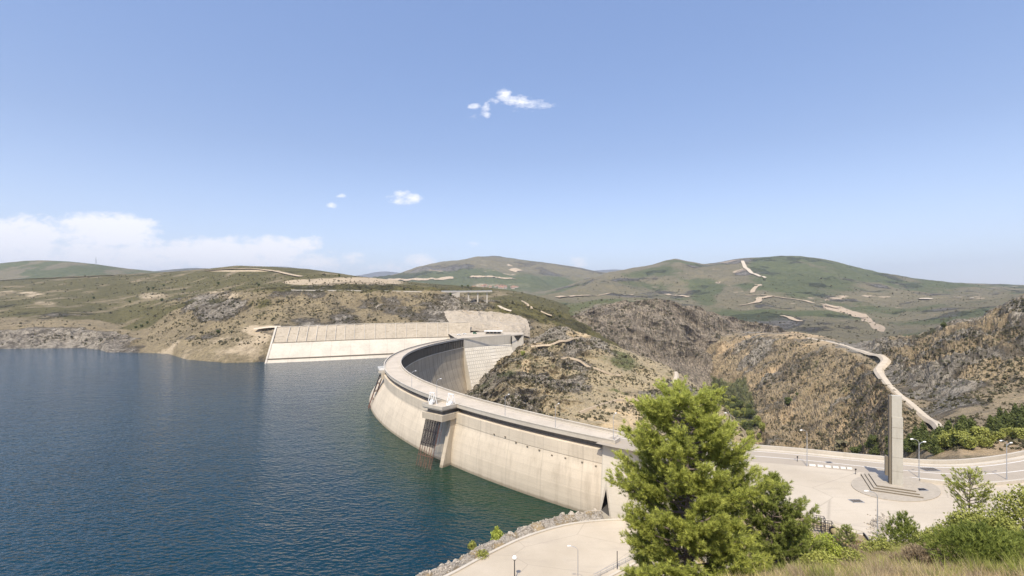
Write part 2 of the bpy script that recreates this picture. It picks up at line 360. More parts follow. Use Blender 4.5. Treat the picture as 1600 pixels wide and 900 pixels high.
# mountain with the village at its foot
def a_m2(X, D, Z, PX, PY, T):
    w = np.clip(T/2.2, 0, 1)*np.where(T > 2, np.clip(3.2-T, 0, 1), 1); r = np.exp(-((T-3)**2)*8)
    g = fbm(X+.35*D, D*.5, 900, 6, ridged=True)
    return z3(110*g*w*(1-r*.85)+12*fbm(X, D, 160, 4)*(1-r*.6))
def c_m2(X, D, Z, PX, PY, T):
    g = .50+.7*fbm(X, D, 700, 5)+.25*sstep(900, 990, PX)*sstep(420, 445, PY)
    r = .30+.9*fbm(X+3000, D, 500, 5)+blob(PX, PY, 780, 403, 40, 3, .5)
    b = blob(PX, PY, 690, 433, 22, 2.4)+blob(PX, PY, 640, 437, 30, 1.5)+blob(PX, PY, 780, 433, 30, 1.1)+blob(PX, PY, 805, 450, 28, 3, .9)+blob(PX, PY, 800, 423, 10, 2, .7)+blob(PX, PY, 755, 421, 10, 6, .4)+blob(PX, PY, 765, 449, 32, 2.4, .75)
    return np.stack([r, g, b], -1)
hill('village_mountain', np.arange(540, 1120, 2.), [('p', [(540,470,2600),(700,470,2600),(1120,480,2600)]), ('p', [(540,455,3200),(700,452,3200),(820,453,3100),(900,464,3000),(1120,464,3000)]),
     ('p', [(540,445,3700),(620,439,3700),(700,436,3700),(780,436,3700),(900,440,3700),(1120,445,3700)]),
     ('p', [(540,452,5000),(600,441,5000),(632,431,5000),(660,419,5000),(685,411,5000),(712,409,5000),(742,403.5,5000),(775,402.5,5000),(800,405,5000),(838,410,5000),(870,414,5000),(905,419,5000),(940,426,5000),(985,432,5000),(1120,450,5000)]),
     ('p', [(540,465,6000),(1120,465,6000)])], [8, 30, 90, 12], mat_mount, a_m2, c_m2)
# big green mountain on the right
def a_m3(X, D, Z, PX, PY, T):
    r = np.exp(-((T-4)**2)*8)
    g = fbm(X-.3*D, D*.6, 650, 6, ridged=True)
    return z3(48*g*np.clip((T-1)/2, 0, 1)*(1-r*.85)*np.where(T > 4, np.clip(5-T, 0, 1), 1)+5*fbm(X, D, 80, 4)*(1-r*.5))
def c_m3(X, D, Z, PX, PY, T):
    n = fbm(X, D, 260, 5)
    g = .36+.8*n+.5*sstep(1165, 1190, PX+(PY-410)*.5)*sstep(470, 430, PY)+blob(PX, PY, 1105, 455, 28, 22, .5)+.3*sstep(455, 490, PY)*sstep(1300, 1100, PX)
    r = .16+.8*fbm(X+900, D+300, 120, 6)+blob(PX, PY, 1140, 412, 30, 8, .8)+blob(PX, PY, 1170, 432, 30, 5, .7)+blob(PX, PY, 1190, 502, 62, 14, .9)+blob(PX, PY, 1260, 410, 30, 4, .4)
    b = .02+.75*fbm(X-500, D, 60, 5)*sstep(402, 430, PY)+blob(PX, PY, 1160, 430, 20, 3, .8)+blob(PX, PY, 1142, 411, 22, 5, .55)
    b += 1.3*(1-sstep(2.5, 6.5, pdist(PX, PY, OCHRE)+1.5*n)); b += .45*(1-sstep(1.0, 3, pdist(PX, PY, [(1290,468),(1330,466),(1390,467)]))); g = g-np.clip(b-.4, 0, 1)
    return np.stack([r, g, b], -1)
hill('green_mountain', np.arange(740, 2150, 2.2), [('z', [(740,-60,850),(1400,-40,800),(2150,-40,800)]),
     ('p', [(740,500,1300),(900,492,1200),(1000,492,1100),(1100,505,1100),(1180,518,1000),(1240,520,980),(1300,524,900),(1400,528,900),(1600,500,900),(2150,500,900)]),
     ('p', [(740,480,1500),(850,474,1500),(900,470,1500),(1000,466,1600),(1100,478,1500),(1150,487,1400),(1200,488,1350),(1300,495,1250),(1400,495,1300),(1600,470,1300),(2150,470,1300)]),
     ('p', [(740,470,2000),(850,466,2000),(900,460,2000),(1000,455,2100),(1100,458,2100),(1200,452,2000),(1300,450,2000),(1400,455,2000),(1600,456,2000),(2150,456,2000)]),
     ('p', [(740,475,3200),(840,463,3200),(880,453,3200),(920,440,3200),(960,427,3200),(990,420,3200),(1022,414,3200),(1040,408,3200),(1055,405,3200),(1075,409,3200),(1100,414,3200),(1125,411,3200),(1150,406,3200),(1185,404,3200),(1215,402.5,3200),(1250,403,3200),(1280,408,3200),(1330,419,3200),(1380,430,3200),(1430,437,3200),(1480,441,3200),(1540,444,3200),(1600,448,3200),(1750,458,3200),(2150,440,3200)]),
     ('p', [(740,480,4200),(1400,470,4200),(2150,480,4200)])], [10, 30, 70, 130, 12], mat_mount, a_m3, c_m3)
# cliff at the bend of the gorge, grassy shoulder behind it
def a_g1(X, D, Z, PX, PY, T):
    n = fbm(X+Z*.6, D+Z*.5, 60, 6, ridged=True); w = np.clip(T, 0, 1)*np.where(T > 2, .12, 1)
    a = 17*n*w; return a*.5, a*.25, -a
def c_g1(X, D, Z, PX, PY, T):
    r = np.where(T < 2.05, .95+.5*fbm(X, Z*3, 50, 4), .05)-.4*blob(PX, PY, 920, 500, 50, 25)
    g = np.where(T > 2.0, .75, .08)+.5*fbm(X, D, 60, 3)
    return np.stack([r, g, .1+0*PX], -1)
hill('gorge_cliff', np.arange(820, 1270, 1.3), [('z', [(820,-100,640),(1270,-100,760)]), ('p', [(820,560,690),(1000,560,740),(1100,548,800),(1200,535,900),(1270,540,900)]),
     ('p', [(820,512,800),(870,505,800),(900,493,800),(930,480,820),(960,474,840),(1000,472,850),(1040,474,860),(1080,482,880),(1110,493,920),(1140,500,940),(1180,506,960),(1240,520,960),(1270,530,960)]),
     ('p', [(820,490,1000),(870,479,1000),(940,467,1020),(1000,466,1050),(1040,471,1040),(1100,490,1040),(1180,508,1060),(1270,535,1060)]),
     ('z', [(820,-60,1250),(1270,-80,1200)])], [20, 110, 24, 8], mat_cliff, a_g1, c_g1, smooth=False)
# left bank: rocky shore, bench with the road, heath plateau
def a_L(X, D, Z, PX, PY, T):
    rk = np.clip(1-np.abs(T-1.55)/.75, 0, 1); n = fbm(X+D*.4, D, 26, 6, ridged=True)
    mid = sstep(2, 2.4, T)*sstep(4.2, 3.4, T)*sstep(180, 330, PX)
    left = sstep(250, 180, PX); pl = sstep(4, 4.6, T)*np.where(T > 5, 0, 1)
    a = rk*n*(5.5*left+2.3)+mid*5.5*n+pl*2.0*fbm(X, D, 90, 4)*(1-np.clip(T-4.3, 0, .7)/.7)
    a = a*np.clip((T-1)*6, 0, 1)
    rev = sstep(405, 425, PX)*sstep(722, 700, PX)*sstep(2.4, 2.1, T); a = a*(1-rev)
    return a, a*.3, a*-.4
def c_L(X, D, Z, PX, PY, T):
    n = fbm(X, D, 70, 5); n2 = fbm(X+500, D+90, 40, 5)
    left = sstep(260, 180, PX)
    r = sstep(2.15, 1.8, T)*(.35+.6*left)+.42*sstep(1.6, 2.0, T)*sstep(4.1, 3.5, T)*sstep(230, 330, PX)+n*.7
    r += blob(PX, PY, 330, 480, 60, 24, .45)+blob(PX, PY, 620, 480, 150, 22, .15)
    g = sstep(2.1, 3.2, T)*(.72-.55*sstep(300, 420, PX)*sstep(455, 464, PY)*sstep(800, 760, PX))+n2*.6+.3*blob(PX, PY, 400, 480, 120, 20)*n2*3
    g += sstep(690, 800, PX)*sstep(455, 470, PY)*.25
    b = .1+.5*n2+sstep(2.05, 1.6, T)*sstep(210, 270, PX)*.30+blob(PX, PY, 545, 441, 95, 8, 1.0)+blob(PX, PY, 470, 441, 30, 4, .8)+blob(PX, PY, 25, 460, 60, 7, .55)*(n2+.6)*1.6+blob(PX, PY, 70, 474, 25, 5, .5)+blob(PX, PY, 240, 463, 32, 8, .55)+blob(PX, PY, 340, 462, 40, 8, .5)
    b += blob(PX, PY, 420, 516, 40, 10, .6)+blob(PX, PY, 380, 423, 70, 1.6, .8)
    g = g-.8*np.clip(b-.3, 0, 1)
    return np.stack([r, g, b], -1)
hill('left_bank', np.concatenate([np.arange(-500, -20, 8.), np.arange(-20, 1000, 1.5)]), [
     ('z', [(-500,-60,520),(150,-60,545),(190,-60,500),(290,-50,440),(420,-50,430),(700,-60,480),(780,-70,500),(1000,-110,600)]),
     ('z', [(-500,-21,568),(0,-21,572),(60,-21,576),(130,-21,580),(158,-21,560),(165,-21,534),(215,-21,532),(262,-21,522),(290,-21,474),(350,-21,449),(422,-21,455),(700,-21,522),(716,-4,545),(760,-3,556),(800,-3,562),(840,-20,575),(860,-45,600),(1000,-95,660)]),
     ('p', [(-500,517,625),(0,517,640),(100,513,655),(180,519,640),(212,528,588),(240,527,575),(300,524,530),(350,521,515),(400,515,505),(432,512,498),(560,508,527),(700,506.5,556),(715,503,560),(760,504,580),(800,507,590),(840,512,600),(870,520,600),(905,540,640),(1000,575,720)]),
     ('p', [(-500,500,750),(0,492,760),(90,486,770),(150,494,770),(190,512,690),(230,508,660),(260,490,640),(300,478,630),(350,468,625),(400,462,630),(460,457.5,640),(560,457.5,650),(700,458.5,672),(716,470,662),(735,476,655),(765,480,650),(800,486,650),(840,494,660),(870,505,660),(905,520,680),(1000,560,760)]),
     ('p', [(-500,470,980),(0,466,980),(200,462,960),(300,458,900),(340,452,860),(400,446,800),(460,447,760),(500,443,760),(560,440,780),(640,446,800),(700,453,830),(720,462,830),(765,465,830),(830,472,820),(870,482,830),(905,498,830),(1000,540,860)]),
     ('p', [(-500,440,1500),(0,438,1500),(120,432,1450),(240,427,1400),(320,421,1350),(370,416,1300),(430,418,1200),(480,421,1150),(530,428,1100),(560,433,1050),(620,439,1050),(680,444,1050),(760,449,1050),(800,454,1020),(830,460,1000),(870,471,960),(905,486,940),(1000,520,960)]),
     ('z', [(-500,20,2000),(500,20,1600),(1000,-80,1300)])], [12, 46, 60, 60, 70, 10], mat_left, a_L, c_L, smooth=False)
# right bank: valley side, track shoulder, rocky hill
def a_R(X, D, Z, PX, PY, T):
    n = .7*fbm(X*.30+Z*.3, D*1.0, 26, 6, ridged=True)+.5*fbm(X, D+Z, 13, 5, ridged=True); n3 = fbm(X, D, 22, 6, ridged=True)
    side = sstep(0, .5, T)*sstep(2, 1.7, T)*sstep(1480, 1380, PX); hillw = sstep(2.05, 2.5, T)*np.where(T > 3, np.clip(4-T, 0, 1), 1)*sstep(1200, 1420, PX)
    ridge = 1-.6*np.exp(-((T-3)**2)*12)
    n4 = fbm(X+Z, D, 7, 4, ridged=True)
    a = side*(n*10+n4*2.6)+hillw*(n3*13+n4*4)*ridge+.8*fbm(X, D, 8, 3)*np.clip(T, 0, 1)*sstep(1.95, 1.8, T)
    a = a*(.12+.88*sstep(5, 16, pdist(PX, PY, ROAD_R)))
    return a, a*-.35, a*-.3
def c_R(X, D, Z, PX, PY, T):
    dg = fbm(X*.22+Z*.3, D*1.1, 20, 6); n = fbm(X, D, 30, 5)
    r = np.where(T < 2, .30+.9*dg-.15, .44+1.0*n)+blob(PX, PY, 1180, 545, 35, 30, .35)
    r += blob(PX, PY, 1355, 540, 40, 14, .5)+blob(PX, PY, 1500, 540, 60, 40, .18)+blob(PX, PY, 1590, 485, 40, 20, .3)
    g = .06+.55*n+blob(PX, PY, 1155, 650, 30, 55, 1.1)+blob(PX, PY, 1110, 605, 25, 12, .8)+blob(PX, PY, 1300, 690, 110, 26, .25)+blob(PX, PY, 1440, 525, 50, 10, .5)
    b = .12+.7*fbm(X+90, D-70, 40, 5)+blob(PX, PY, 1255, 524, 40, 7, .75)+np.where(T < 2, .25*np.clip(-dg, 0, 1)*2, 0)+blob(PX, PY, 1540, 700, 130, 16, .6)
    return np.stack([r, g, b], -1)
hill('right_bank', np.concatenate([np.arange(980, 1640, 1.3), np.arange(1640, 2300, 7)]), [
     ('z', [(980,-9,142),(1080,-6,139),(1140,-4,134),(1200,-3,131),(1320,-2.5,124),(1440,-2.5,120),(1500,-2.5,119),(1550,-2.2,122),(1600,-2,126),(1700,0,145),(1800,1,165),(2300,1,185)]),
     ('z', [(980,-105,600),(1080,-102,560),(1200,-88,395),(1260,-80,330),(1330,-55,240),(1400,-25,175),(1450,-9,148),(1500,-3.5,127),(1560,-2.6,128),(1600,-2,134),(1800,0,172),(2300,0,192)]),
     ('p', [(980,592,830),(1040,598,800),(1095,602,760),(1140,645,600),(1200,690,430),(1260,688,390),(1330,680,330),(1390,690,220),(1430,697,185),(1470,700,150),(1500,705,136),(1560,702,137),(1600,690,148),(1800,660,185),(2300,660,205)]),
     ('p', [(980,556,960),(1040,546,920),(1100,528,880),(1160,519,850),(1240,522,720),(1290,533,600),(1340,550,500),(1370,572,420),(1385,592,360),(1410,620,305),(1455,658,255),(1500,654,235),(1600,640,235),(1800,600,260),(2300,600,280)]),
     ('p', [(980,570,1060),(1040,560,1020),(1100,542,980),(1160,524,950),(1240,518,800),(1290,526,680),(1330,538,600),(1355,536,560),(1390,531,520),(1440,527,500),(1470,514,480),(1500,503,470),(1530,500,470),(1545,492,460),(1570,478,450),(1600,464,440),(1700,440,430),(2300,430,430)]),
     ('z', [(980,-110,1150),(1240,-70,950),(1400,-80,760),(1600,-60,680),(2300,-60,680)])], [16, 30, 130, 110, 8], mat_gorge, lambda X,D,Z,PX,PY,T: a_R(X,D,Z,PX,PY,T-1), lambda X,D,Z,PX,PY,T: c_R(X,D,Z,PX,PY,T-1), smooth=False)
# spur between the dam and the gorge
def a_N(X, D, Z, PX, PY, T):
    n = fbm(X+D*.3, D+Z*.8, 24, 6, ridged=True); rk = .35+.65*sstep(960, 880, PX+(PY-560)*.5)
    a = (n*9+3.6*fbm(X+Z*.7, D, 8, 4, ridged=True))*rk*np.clip(T, 0, 1)*(1-.5*np.exp(-((T-3)**2)*10)); return a*.7, a*.2, -a
def c_N(X, D, Z, PX, PY, T):
    n = fbm(X, D, 40, 5); n2 = fbm(X-90, D+60, 24, 5)
    r = .42*sstep(980, 900, PX+(PY-560)*.5)+.20+1.0*n
    g = .18+.6*n2+blob(PX, PY, 960, 555, 60, 30, .28)
    b = .12+.8*n2*sstep(800, 900, PX)+blob(PX, PY, 830, 541, 50, 3, .9)+blob(PX, PY, 900, 522, 28, 14, .5)+blob(PX, PY, 960, 655, 60, 18, .5)+blob(PX, PY, 1000, 625, 40, 20, .35)+blob(PX, PY, 820, 578, 8, 12, .8)
    return np.stack([r, g, b], -1)
hill('spur', np.arange(640, 1230, 1.3), [('z', [(640,-70,270),(800,-60,230),(1000,-50,215),(1100,-70,240),(1230,-90,260)]),
     ('p', [(640,690,300),(730,655,300),(800,680,290),(900,690,280),(1000,690,275),(1060,700,270),(1130,720,265),(1230,760,265)]),
     ('p', [(640,660,430),(700,640,430),(745,602,445),(790,575,450),(850,585,430),(900,600,410),(960,610,400),(1000,630,380),(1060,655,360),(1110,680,330),(1230,760,310)]),
     ('p', [(640,640,520),(700,620,520),(745,590,500),(775,566,500),(800,549,515),(815,537,530),(838,527,545),(862,513,560),(885,514,560),(905,521,550),(930,529,540),(960,541,530),(1000,556,520),(1040,570,510),(1070,589,490),(1100,612,450),(1130,640,410),(1155,672,370),(1175,710,340),(1230,760,340)]),
     ('z', [(640,-110,620),(860,-70,650),(960,-90,640),(1230,-108,450)])], [14, 110, 110, 10], mat_near, a_N, c_N, smooth=False)
# ------------------------------------------------------------------ materials of the works
m_dam = concrete("dam_face_concrete", (.60,.51,.385), lift=2.4, joint=14.0, jd=.25, stain=.6, streak=(1,1,.10), tide=True)
m_damdk = concrete('weathered_shade_concrete', (.37,.31,.225), lift=3.0, joint=9.0, jd=.85, jw=.08, stain=.9, streak=(1,1,.05))  # stains and joints, on a base darkened to deepen the downstream face's shade
m_niche_shade = plain('niche_shade_concrete', (.07,.065,.06), .9)  # shade inside the triangular niche, painted as near-black concrete
m_road = concrete('pale_crest_paving', (.50,.43,.335), stain=.45, streak=(.6,.6,1))
m_par = concrete('parapet_concrete', (.50,.445,.36), stain=.35)
m_block = concrete('block_concrete', (.58,.52,.42), lift=2.0, joint=11, stain=.45, streak=(1,1,.15))
m_asph = plain('pale_worn_asphalt', (.36,.305,.235), .9, var=.06, scale=.35)
m_off = plain('weathered_white_concrete', (.62,.58,.51), .8, var=.1)
m_white = plain('white_paint', (.80,.79,.75), .5, var=.05)
m_steel = plain('galvanised_steel', (.46,.47,.48), .45, .5, var=.08)
m_rust = plain('rusty_steel', (.17,.085,.06), .8, .2, var=.4, scale=1.5)
m_dark = plain('dark_painted_steel', (.035,.035,.04), .5, .3)
m_green = plain('green_paint', (.05,.14,.07), .5)
m_glass = plain('dark_window_glass', (.03,.04,.05), .1)
m_line = plain('worn_white_line', (.72,.69,.63), .8, var=.1, scale=.6)

ZW = -21.0
def water_mat():
    # the dam's green reflection is painted into the water colour beside the wall
    t = NT('reservoir_water'); b = t.b
    n1 = t.noise(.48, 2, .45, vec=t.mapped((1,2.0,1), (0,0,R(22)))); n2 = t.noise(.11, 2, .4, vec=t.mapped((1,1.8,1), (0,0,R(-14))))
    big = t.noise(.012, 4, .6)
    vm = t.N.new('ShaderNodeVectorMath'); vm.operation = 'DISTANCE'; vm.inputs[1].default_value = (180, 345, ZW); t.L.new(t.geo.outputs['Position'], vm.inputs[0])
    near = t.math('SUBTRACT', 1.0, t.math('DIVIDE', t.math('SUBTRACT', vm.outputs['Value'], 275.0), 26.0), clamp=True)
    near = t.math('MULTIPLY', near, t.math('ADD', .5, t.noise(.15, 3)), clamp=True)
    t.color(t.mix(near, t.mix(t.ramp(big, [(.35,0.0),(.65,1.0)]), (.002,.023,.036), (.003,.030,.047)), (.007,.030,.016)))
    b.inputs['Roughness'].default_value = .07; b.inputs['IOR'].default_value = 1.333; b.inputs['Specular IOR Level'].default_value = .42
    t.bump(t.math('ADD', t.math('MULTIPLY', n1, 1.0), t.math('MULTIPLY', n2, .9)), 1.0, .62)
    return t.m
# ------------------------------------------------------------------ crest line of the dam, measured on its two parapets
Dp = np.array([(728,527.5),(709,530.7),(680,536),(653,544),(634.7,554.7),(628,564),(632,574.7),(645,586.7),(666.7,597),(693,606.7),(730.7,617),(789,632),(860,649),(975,676)])
Up = np.array([(714.7,527.5),(677,533),(648,541),(624,549),(608,557),(600.5,565),(601,574.7),(610.7,586.7),(626.7,598.7),(645,609),(666.7,617),(688,623),(717,629),(757,640),(800,652),(860,668),(958,688)])
Wp = np.array([(580,638.7),(589,657),(618.7,681),(666.7,706.7),(696,722.7),(737,740),(784.5,761),(857,786),(914.5,801)])
def gp(P, z):
    d = (HC-z)*F/(P[:,1]-YH); return np.stack([(P[:,0]-800)*d/F, d], 1)
CC = np.array([180., 345.])
def polar(P): q = P-CC; return np.unwrap(np.arctan2(q[:,1], q[:,0])+np.where(np.arctan2(q[:,1], q[:,0]) < 0, 2*math.pi, 0)), np.hypot(q[:,0], q[:,1])
dU, dD, dW = gp(Up, 1.0), gp(Dp, 1.0), gp(Wp, ZW)
tU, rU = polar(dU); tD, rD = polar(dD); tW, rW = polar(dW)
thA = tU[0]; thB = tU[-1]            # far end, near end
cU = np.polyfit(tU-3.5, rU, 4); fU = lambda t: np.polyval(cU, np.asarray(t)-3.5)
cD = np.polyfit(tD-3.5, rD, 4); fD = lambda t: np.polyval(cD, np.asarray(t)-3.5)
cW = np.polyfit(tW-3.5, rW-fU(tW), 2)
def fW(t): t = np.clip(t, tW.min()-.35, tW.max()+.1); return np.polyval(cW, t-3.5)
print('DAM th', thA, thB, 'rU', fU(np.linspace(thA, thB, 6)), 'width', (fU(np.linspace(thA, thB, 6))-fD(np.linspace(thA, thB, 6))), 'batter', fW(np.linspace(thA, thB, 8)))
def arcpt(t, off, z, base='U'):
    r = (fU(t) if base == 'U' else fD(t))+off
    return np.stack([CC[0]+r*np.cos(t), CC[1]+r*np.sin(t), z+0*r], -1)
def sweep(name, ths, prof, mat, parent, base='U', closed=False, smooth=False):
    """prof: list of (offset or function of angle, z)"""
    rows = [arcpt(ths, o(ths) if callable(o) else o, z, base) for o, z in prof]
    v = np.stack(rows); s = np.r_[0, np.cumsum(np.linalg.norm(np.diff(rows[0][:, :2], axis=0), axis=1))]
    ln = np.r_[0, np.cumsum([math.hypot((prof[i+1][0] if not callable(prof[i+1][0]) else 0)-(prof[i][0] if not callable(prof[i][0]) else 0), prof[i+1][1]-prof[i][1]) for i in range(len(prof)-1)])]
    uv = np.stack([np.broadcast_to(s, v.shape[:2]), np.broadcast_to(v[..., 2], v.shape[:2])], -1)
    f = grid_faces(*v.shape[:2])
    if closed:
        n = v.shape[1]; k = v.shape[0]; a = (k-1)*n+np.arange(n-1); f = np.r_[f, np.stack([a, a+1, np.arange(1, n), np.arange(n-1)], 1)]
    return npmesh(name, v.reshape(-1, 3), f, mat, parent, smooth=smooth, uv=uv.reshape(-1, 2))

dam = empty('arch_dam', (float(CC[0]), float(CC[1])-250, 0)); tag(dam, 'long curved pale concrete arch dam holding back the blue reservoir', 'dam')
def rel(o):       # children keep world coordinates
    o.matrix_parent_inverse = o.parent.matrix_basis.inverted() if not o.parent.parent else o.parent.matrix_basis.inverted(); return o
import mathutils
def ch(o, parent):
    o.parent = parent
    m = Matrix.Translation(parent.location) @ Matrix.Rotation(parent.rotation_euler.z, 4, 'Z')
    o.matrix_parent_inverse = m.inverted(); return o
TH = np.linspace(thA, thB, 260)
zs = [-7.0, -9, -12, -15, -18, ZW, -24, -30, -50]
def bat(z):
    k = min(1.3, ((-z-7.0)/14.0)) if z < -7 else 0
    return lambda t, k=k, b=(math.sin(min(1, k)*math.pi)*.6): .35+(fW(t)-.35)*k+b
THW = TH[TH < thB-.010]
m_rec = concrete('recess_shade_concrete', (.20,.185,.165), stain=.8, joint=14.0, jd=.5, streak=(1,1,.1))  # dark base paints in the shade under the crest slab and platform
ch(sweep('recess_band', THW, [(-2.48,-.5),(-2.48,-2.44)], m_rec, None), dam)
ch(sweep('arch_wall', THW, [(-2.5,-2.45),(.30,-2.45),(.34,-6.1),(.22,-6.2)]+[(bat(z), z) for z in zs]+[(-8,-60)], m_dam, None), dam)
# crest slab, roadway, parapets
ch(sweep('crest_slab', TH, [(lambda t: fD(t)-fU(t)+.05,-.15),(lambda t: fD(t)-fU(t)+.05,-.5),(.02,-.52),(.02,-.15)], m_par, None, closed=True), dam)
ch(sweep('roadway', TH, [(lambda t: fD(t)-fU(t)+1.35,-.05),(-1.35,-.05)], m_road, None), dam)
for b, sg in (('U', -1), ('D', 1)):
    ch(sweep('footway', TH, [(sg*.42,-.1),(sg*.42,.12),(sg*1.3,.12),(sg*1.32,-.1)], m_par, None, base=b), dam)
    ch(sweep('parapet', TH, [(sg*.02,-.14),(sg*.02,.72),(-sg*.08,.74),(-sg*.08,1.0),(sg*.48,1.0),(sg*.48,.74),(sg*.36,.72),(sg*.36,-.14)], m_par, None, base=b, closed=True), dam)
# downstream gallery and face
th2 = np.linspace(thA, thA+(thB-thA)*.97, 230)
ch(sweep('downstream_face', th2, [(2.4,-.75),(2.4,-8.2),(.2,-8.4),(0,-12),(-.5,-18),(-2.2,-26),(-5,-35),(-10,-47),(-17,-60),(-28,-78),(-42,-100)], m_damdk, None, base='D'), dam)
cb = MB(); cb.box((1.15,0,-4.6), (2.3,.7,7.6)); cb.box((.35,0,-1.3), (.7,.7,1.0))
pc = None
for i, t in enumerate(np.arange(thA+.004, thA+1.25, .0135)[:92]):
    p = arcpt(np.array([t]), 0, 0, 'D')[0]
    o = cb.build('gallery_pier', m_damdk) if pc is None else pc.copy()
    if pc is None: pc = o
    else: COL.objects.link(o)
    o.location = (p[0], p[1], 0); o.rotation_euler = (0,0,t)
    ch(o, dam)
ch(sweep('gallery_sill', th2, [(.25,-8.0),(-.15,-8.0),(-.15,-8.6),(.25,-8.6)], m_par, None, base='D'), dam)
# small square outlets low on the upstream face, with rust trails in the face material below them
for px, py in ((770,679),(787,683),(804,692),(822,698),(841,704),(861,712),(883,716),(908,723),(929,729)):
    best = None
    for t in np.linspace(thB-.5, thB, 300):
        for z in (-9.,-10.):
            p = arcpt(np.array([t]), float(bat(z)(np.array([t]))[0]), z)[0]; q = 800+p[0]*F/p[1]
            if best is None or abs(q-px) < best[0]: best = (abs(q-px), p, t)
    _, p, t = best; p[2] = HC-(py-YH)*p[1]/F
    k = np.array([t]); p2 = arcpt(k, float(bat(min(-7.3, p[2]))(k)[0])+.02, p[2])[0]
    o = MB().box((0,0,0), (.3,.55,.35)).build('drain_outlet', m_damdk); o.location = p2; o.rotation_euler = (0,0,t); ch(o, dam)

# intake platform standing out from the crest, with its trash rack
def platform(B, Cn, L, name_label, rack_label, rack_w, zb=-4.4, rackz=ZW-.5, railing=False):
    B = Vector((B[0], B[1], 0)); Cn = Vector((Cn[0], Cn[1], 0)); e = (B-Cn).normalized(); dep = (B-Cn).length; s = Vector((e.y, -e.x, 0))
    if s.dot(Vector((-.7,.7,0))) < 0: s = -s
    A = B+s*L; Dn = Cn+s*L
    inner = 5.0
    q = [B, Cn-e*inner, Dn-e*inner, A]
    grow = lambda g: [(p+(e*g if i in (0,3) else Vector())+((-s if i in (0,1) else s)*g)).to_tuple() for i, p in enumerate(q)]
    m = MB(); m.prism(grow(0), -.6, -.14)
    o = m.build('platform_slab', m_par); ch(o, dam)
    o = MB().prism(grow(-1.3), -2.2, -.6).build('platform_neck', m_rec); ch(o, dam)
    o = MB().prism(grow(.15), zb, -2.15).build('platform_body', m_dam); ch(o, dam)
    o = MB().prism(grow(-.5), -.14, -.04).build('platform_floor', m_road); ch(o, dam)
    pm = MB()
    for a, b in ((Cn, B), (B, A), (A, Dn)):
        d = (b-a).normalized(); a2 = a-d*.25; b2 = b+d*.25
        pm.bar(a2+Vector((0,0,.42)), b2+Vector((0,0,.42)), .45, 1.14)
    o = pm.build('platform_parapet', m_par); ch(o, dam)
    return e, s, A, B, Cn, Dn
B1 = W(691, 636, 1.0); C1 = W(717.5, 629.5, 1.0)
e1, s1, A1, B1v, C1v, D1v = platform(B1, C1, 10.4, '', '', 0)
# pier wall beside the rack
pw = MB(); a = C1v-e1*2.5+s1*.4; tt = math.atan2(C1v.y-CC[1], C1v.x-CC[0])+2*math.pi
foot = float(fW(np.array([tt]))[0])+3.2
def vplate(a, e, prof, thick, s):      # prof: (distance along e, z) polygon, extruded along s
    n = len(prof); vs = [a+e*p+Vector((0,0,z)) for p, z in prof]+[a+e*p+Vector((0,0,z))+s*thick for p, z in prof]
    return vs, [tuple(range(n))[::-1], tuple(range(n, 2*n))]+[(i,(i+1)%n,n+(i+1)%n,n+i) for i in range(n)]
pw.add(*vplate(a, e1, [(0,-4.4),(6.5,-4.4),(7.0,-9),(11.5,-24),(0,-24)], 1.6, s1))
ch(pw.build('rack_pier', m_dam), dam)

def make_rack(origin, e, s, width, z0, z1, out0, out1, label, name='trash_rack'):
    r = empty(name, origin); tag(r, label, 'trash rack')
    P = lambda u, z: s*u+e*(out0+(out1-out0)*(z-z0)/(z1-z0))+Vector((0,0,z-origin.z))
    m = MB(); n = 6
    for k in range(n+1):
        u = width*k/n
        m.bar(P(u, z0), P(u, z1), .15); m.bar(P(u, z0)-e*1.6, P(u, z0+(z1-z0)*.45)-e*1.6, .10)
    m.build('upright', m_rust, r)
    for z in np.linspace(z0-.4, z1+2.2, 5):
        m = MB(); m.bar(P(-.2, z), P(width+.2, z), .16)
        for k in range(0, n+1, 1): m.bar(P(width*k/n, z), P(width*k/n, z)-e*1.6, .09)
        m.build('cross_beam', m_rust, r)
    m = MB(); zt = z0-.5; zq = z0+(z1-z0)*.5
    for k in range(0, 42): 
        u = width*(k+.5)/42; m.bar(P(u, zt)+e*.15, P(u, zq)+e*.15, .07)
    m.build('rack_screen', m_dark, r)
    m = MB()
    for k in range(3): m.bar(P(width*k/3, z0-2), P(width*(k+1)/3, (z0+z1)/2), .12); m.bar(P(width*(k+1)/3, (z0+z1)/2), P(width*k/3, z1+2), .12)
    m.build('bracing', m_rust, r)
    return r
o1 = C1v+s1*2.6+Vector((0,0,-4.4))
make_rack(o1, e1, s1, 7.6, -4.4, ZW-2.5, 7.0, 12.6, 'tall rusty trash rack hanging below the concrete platform nearest the camera')
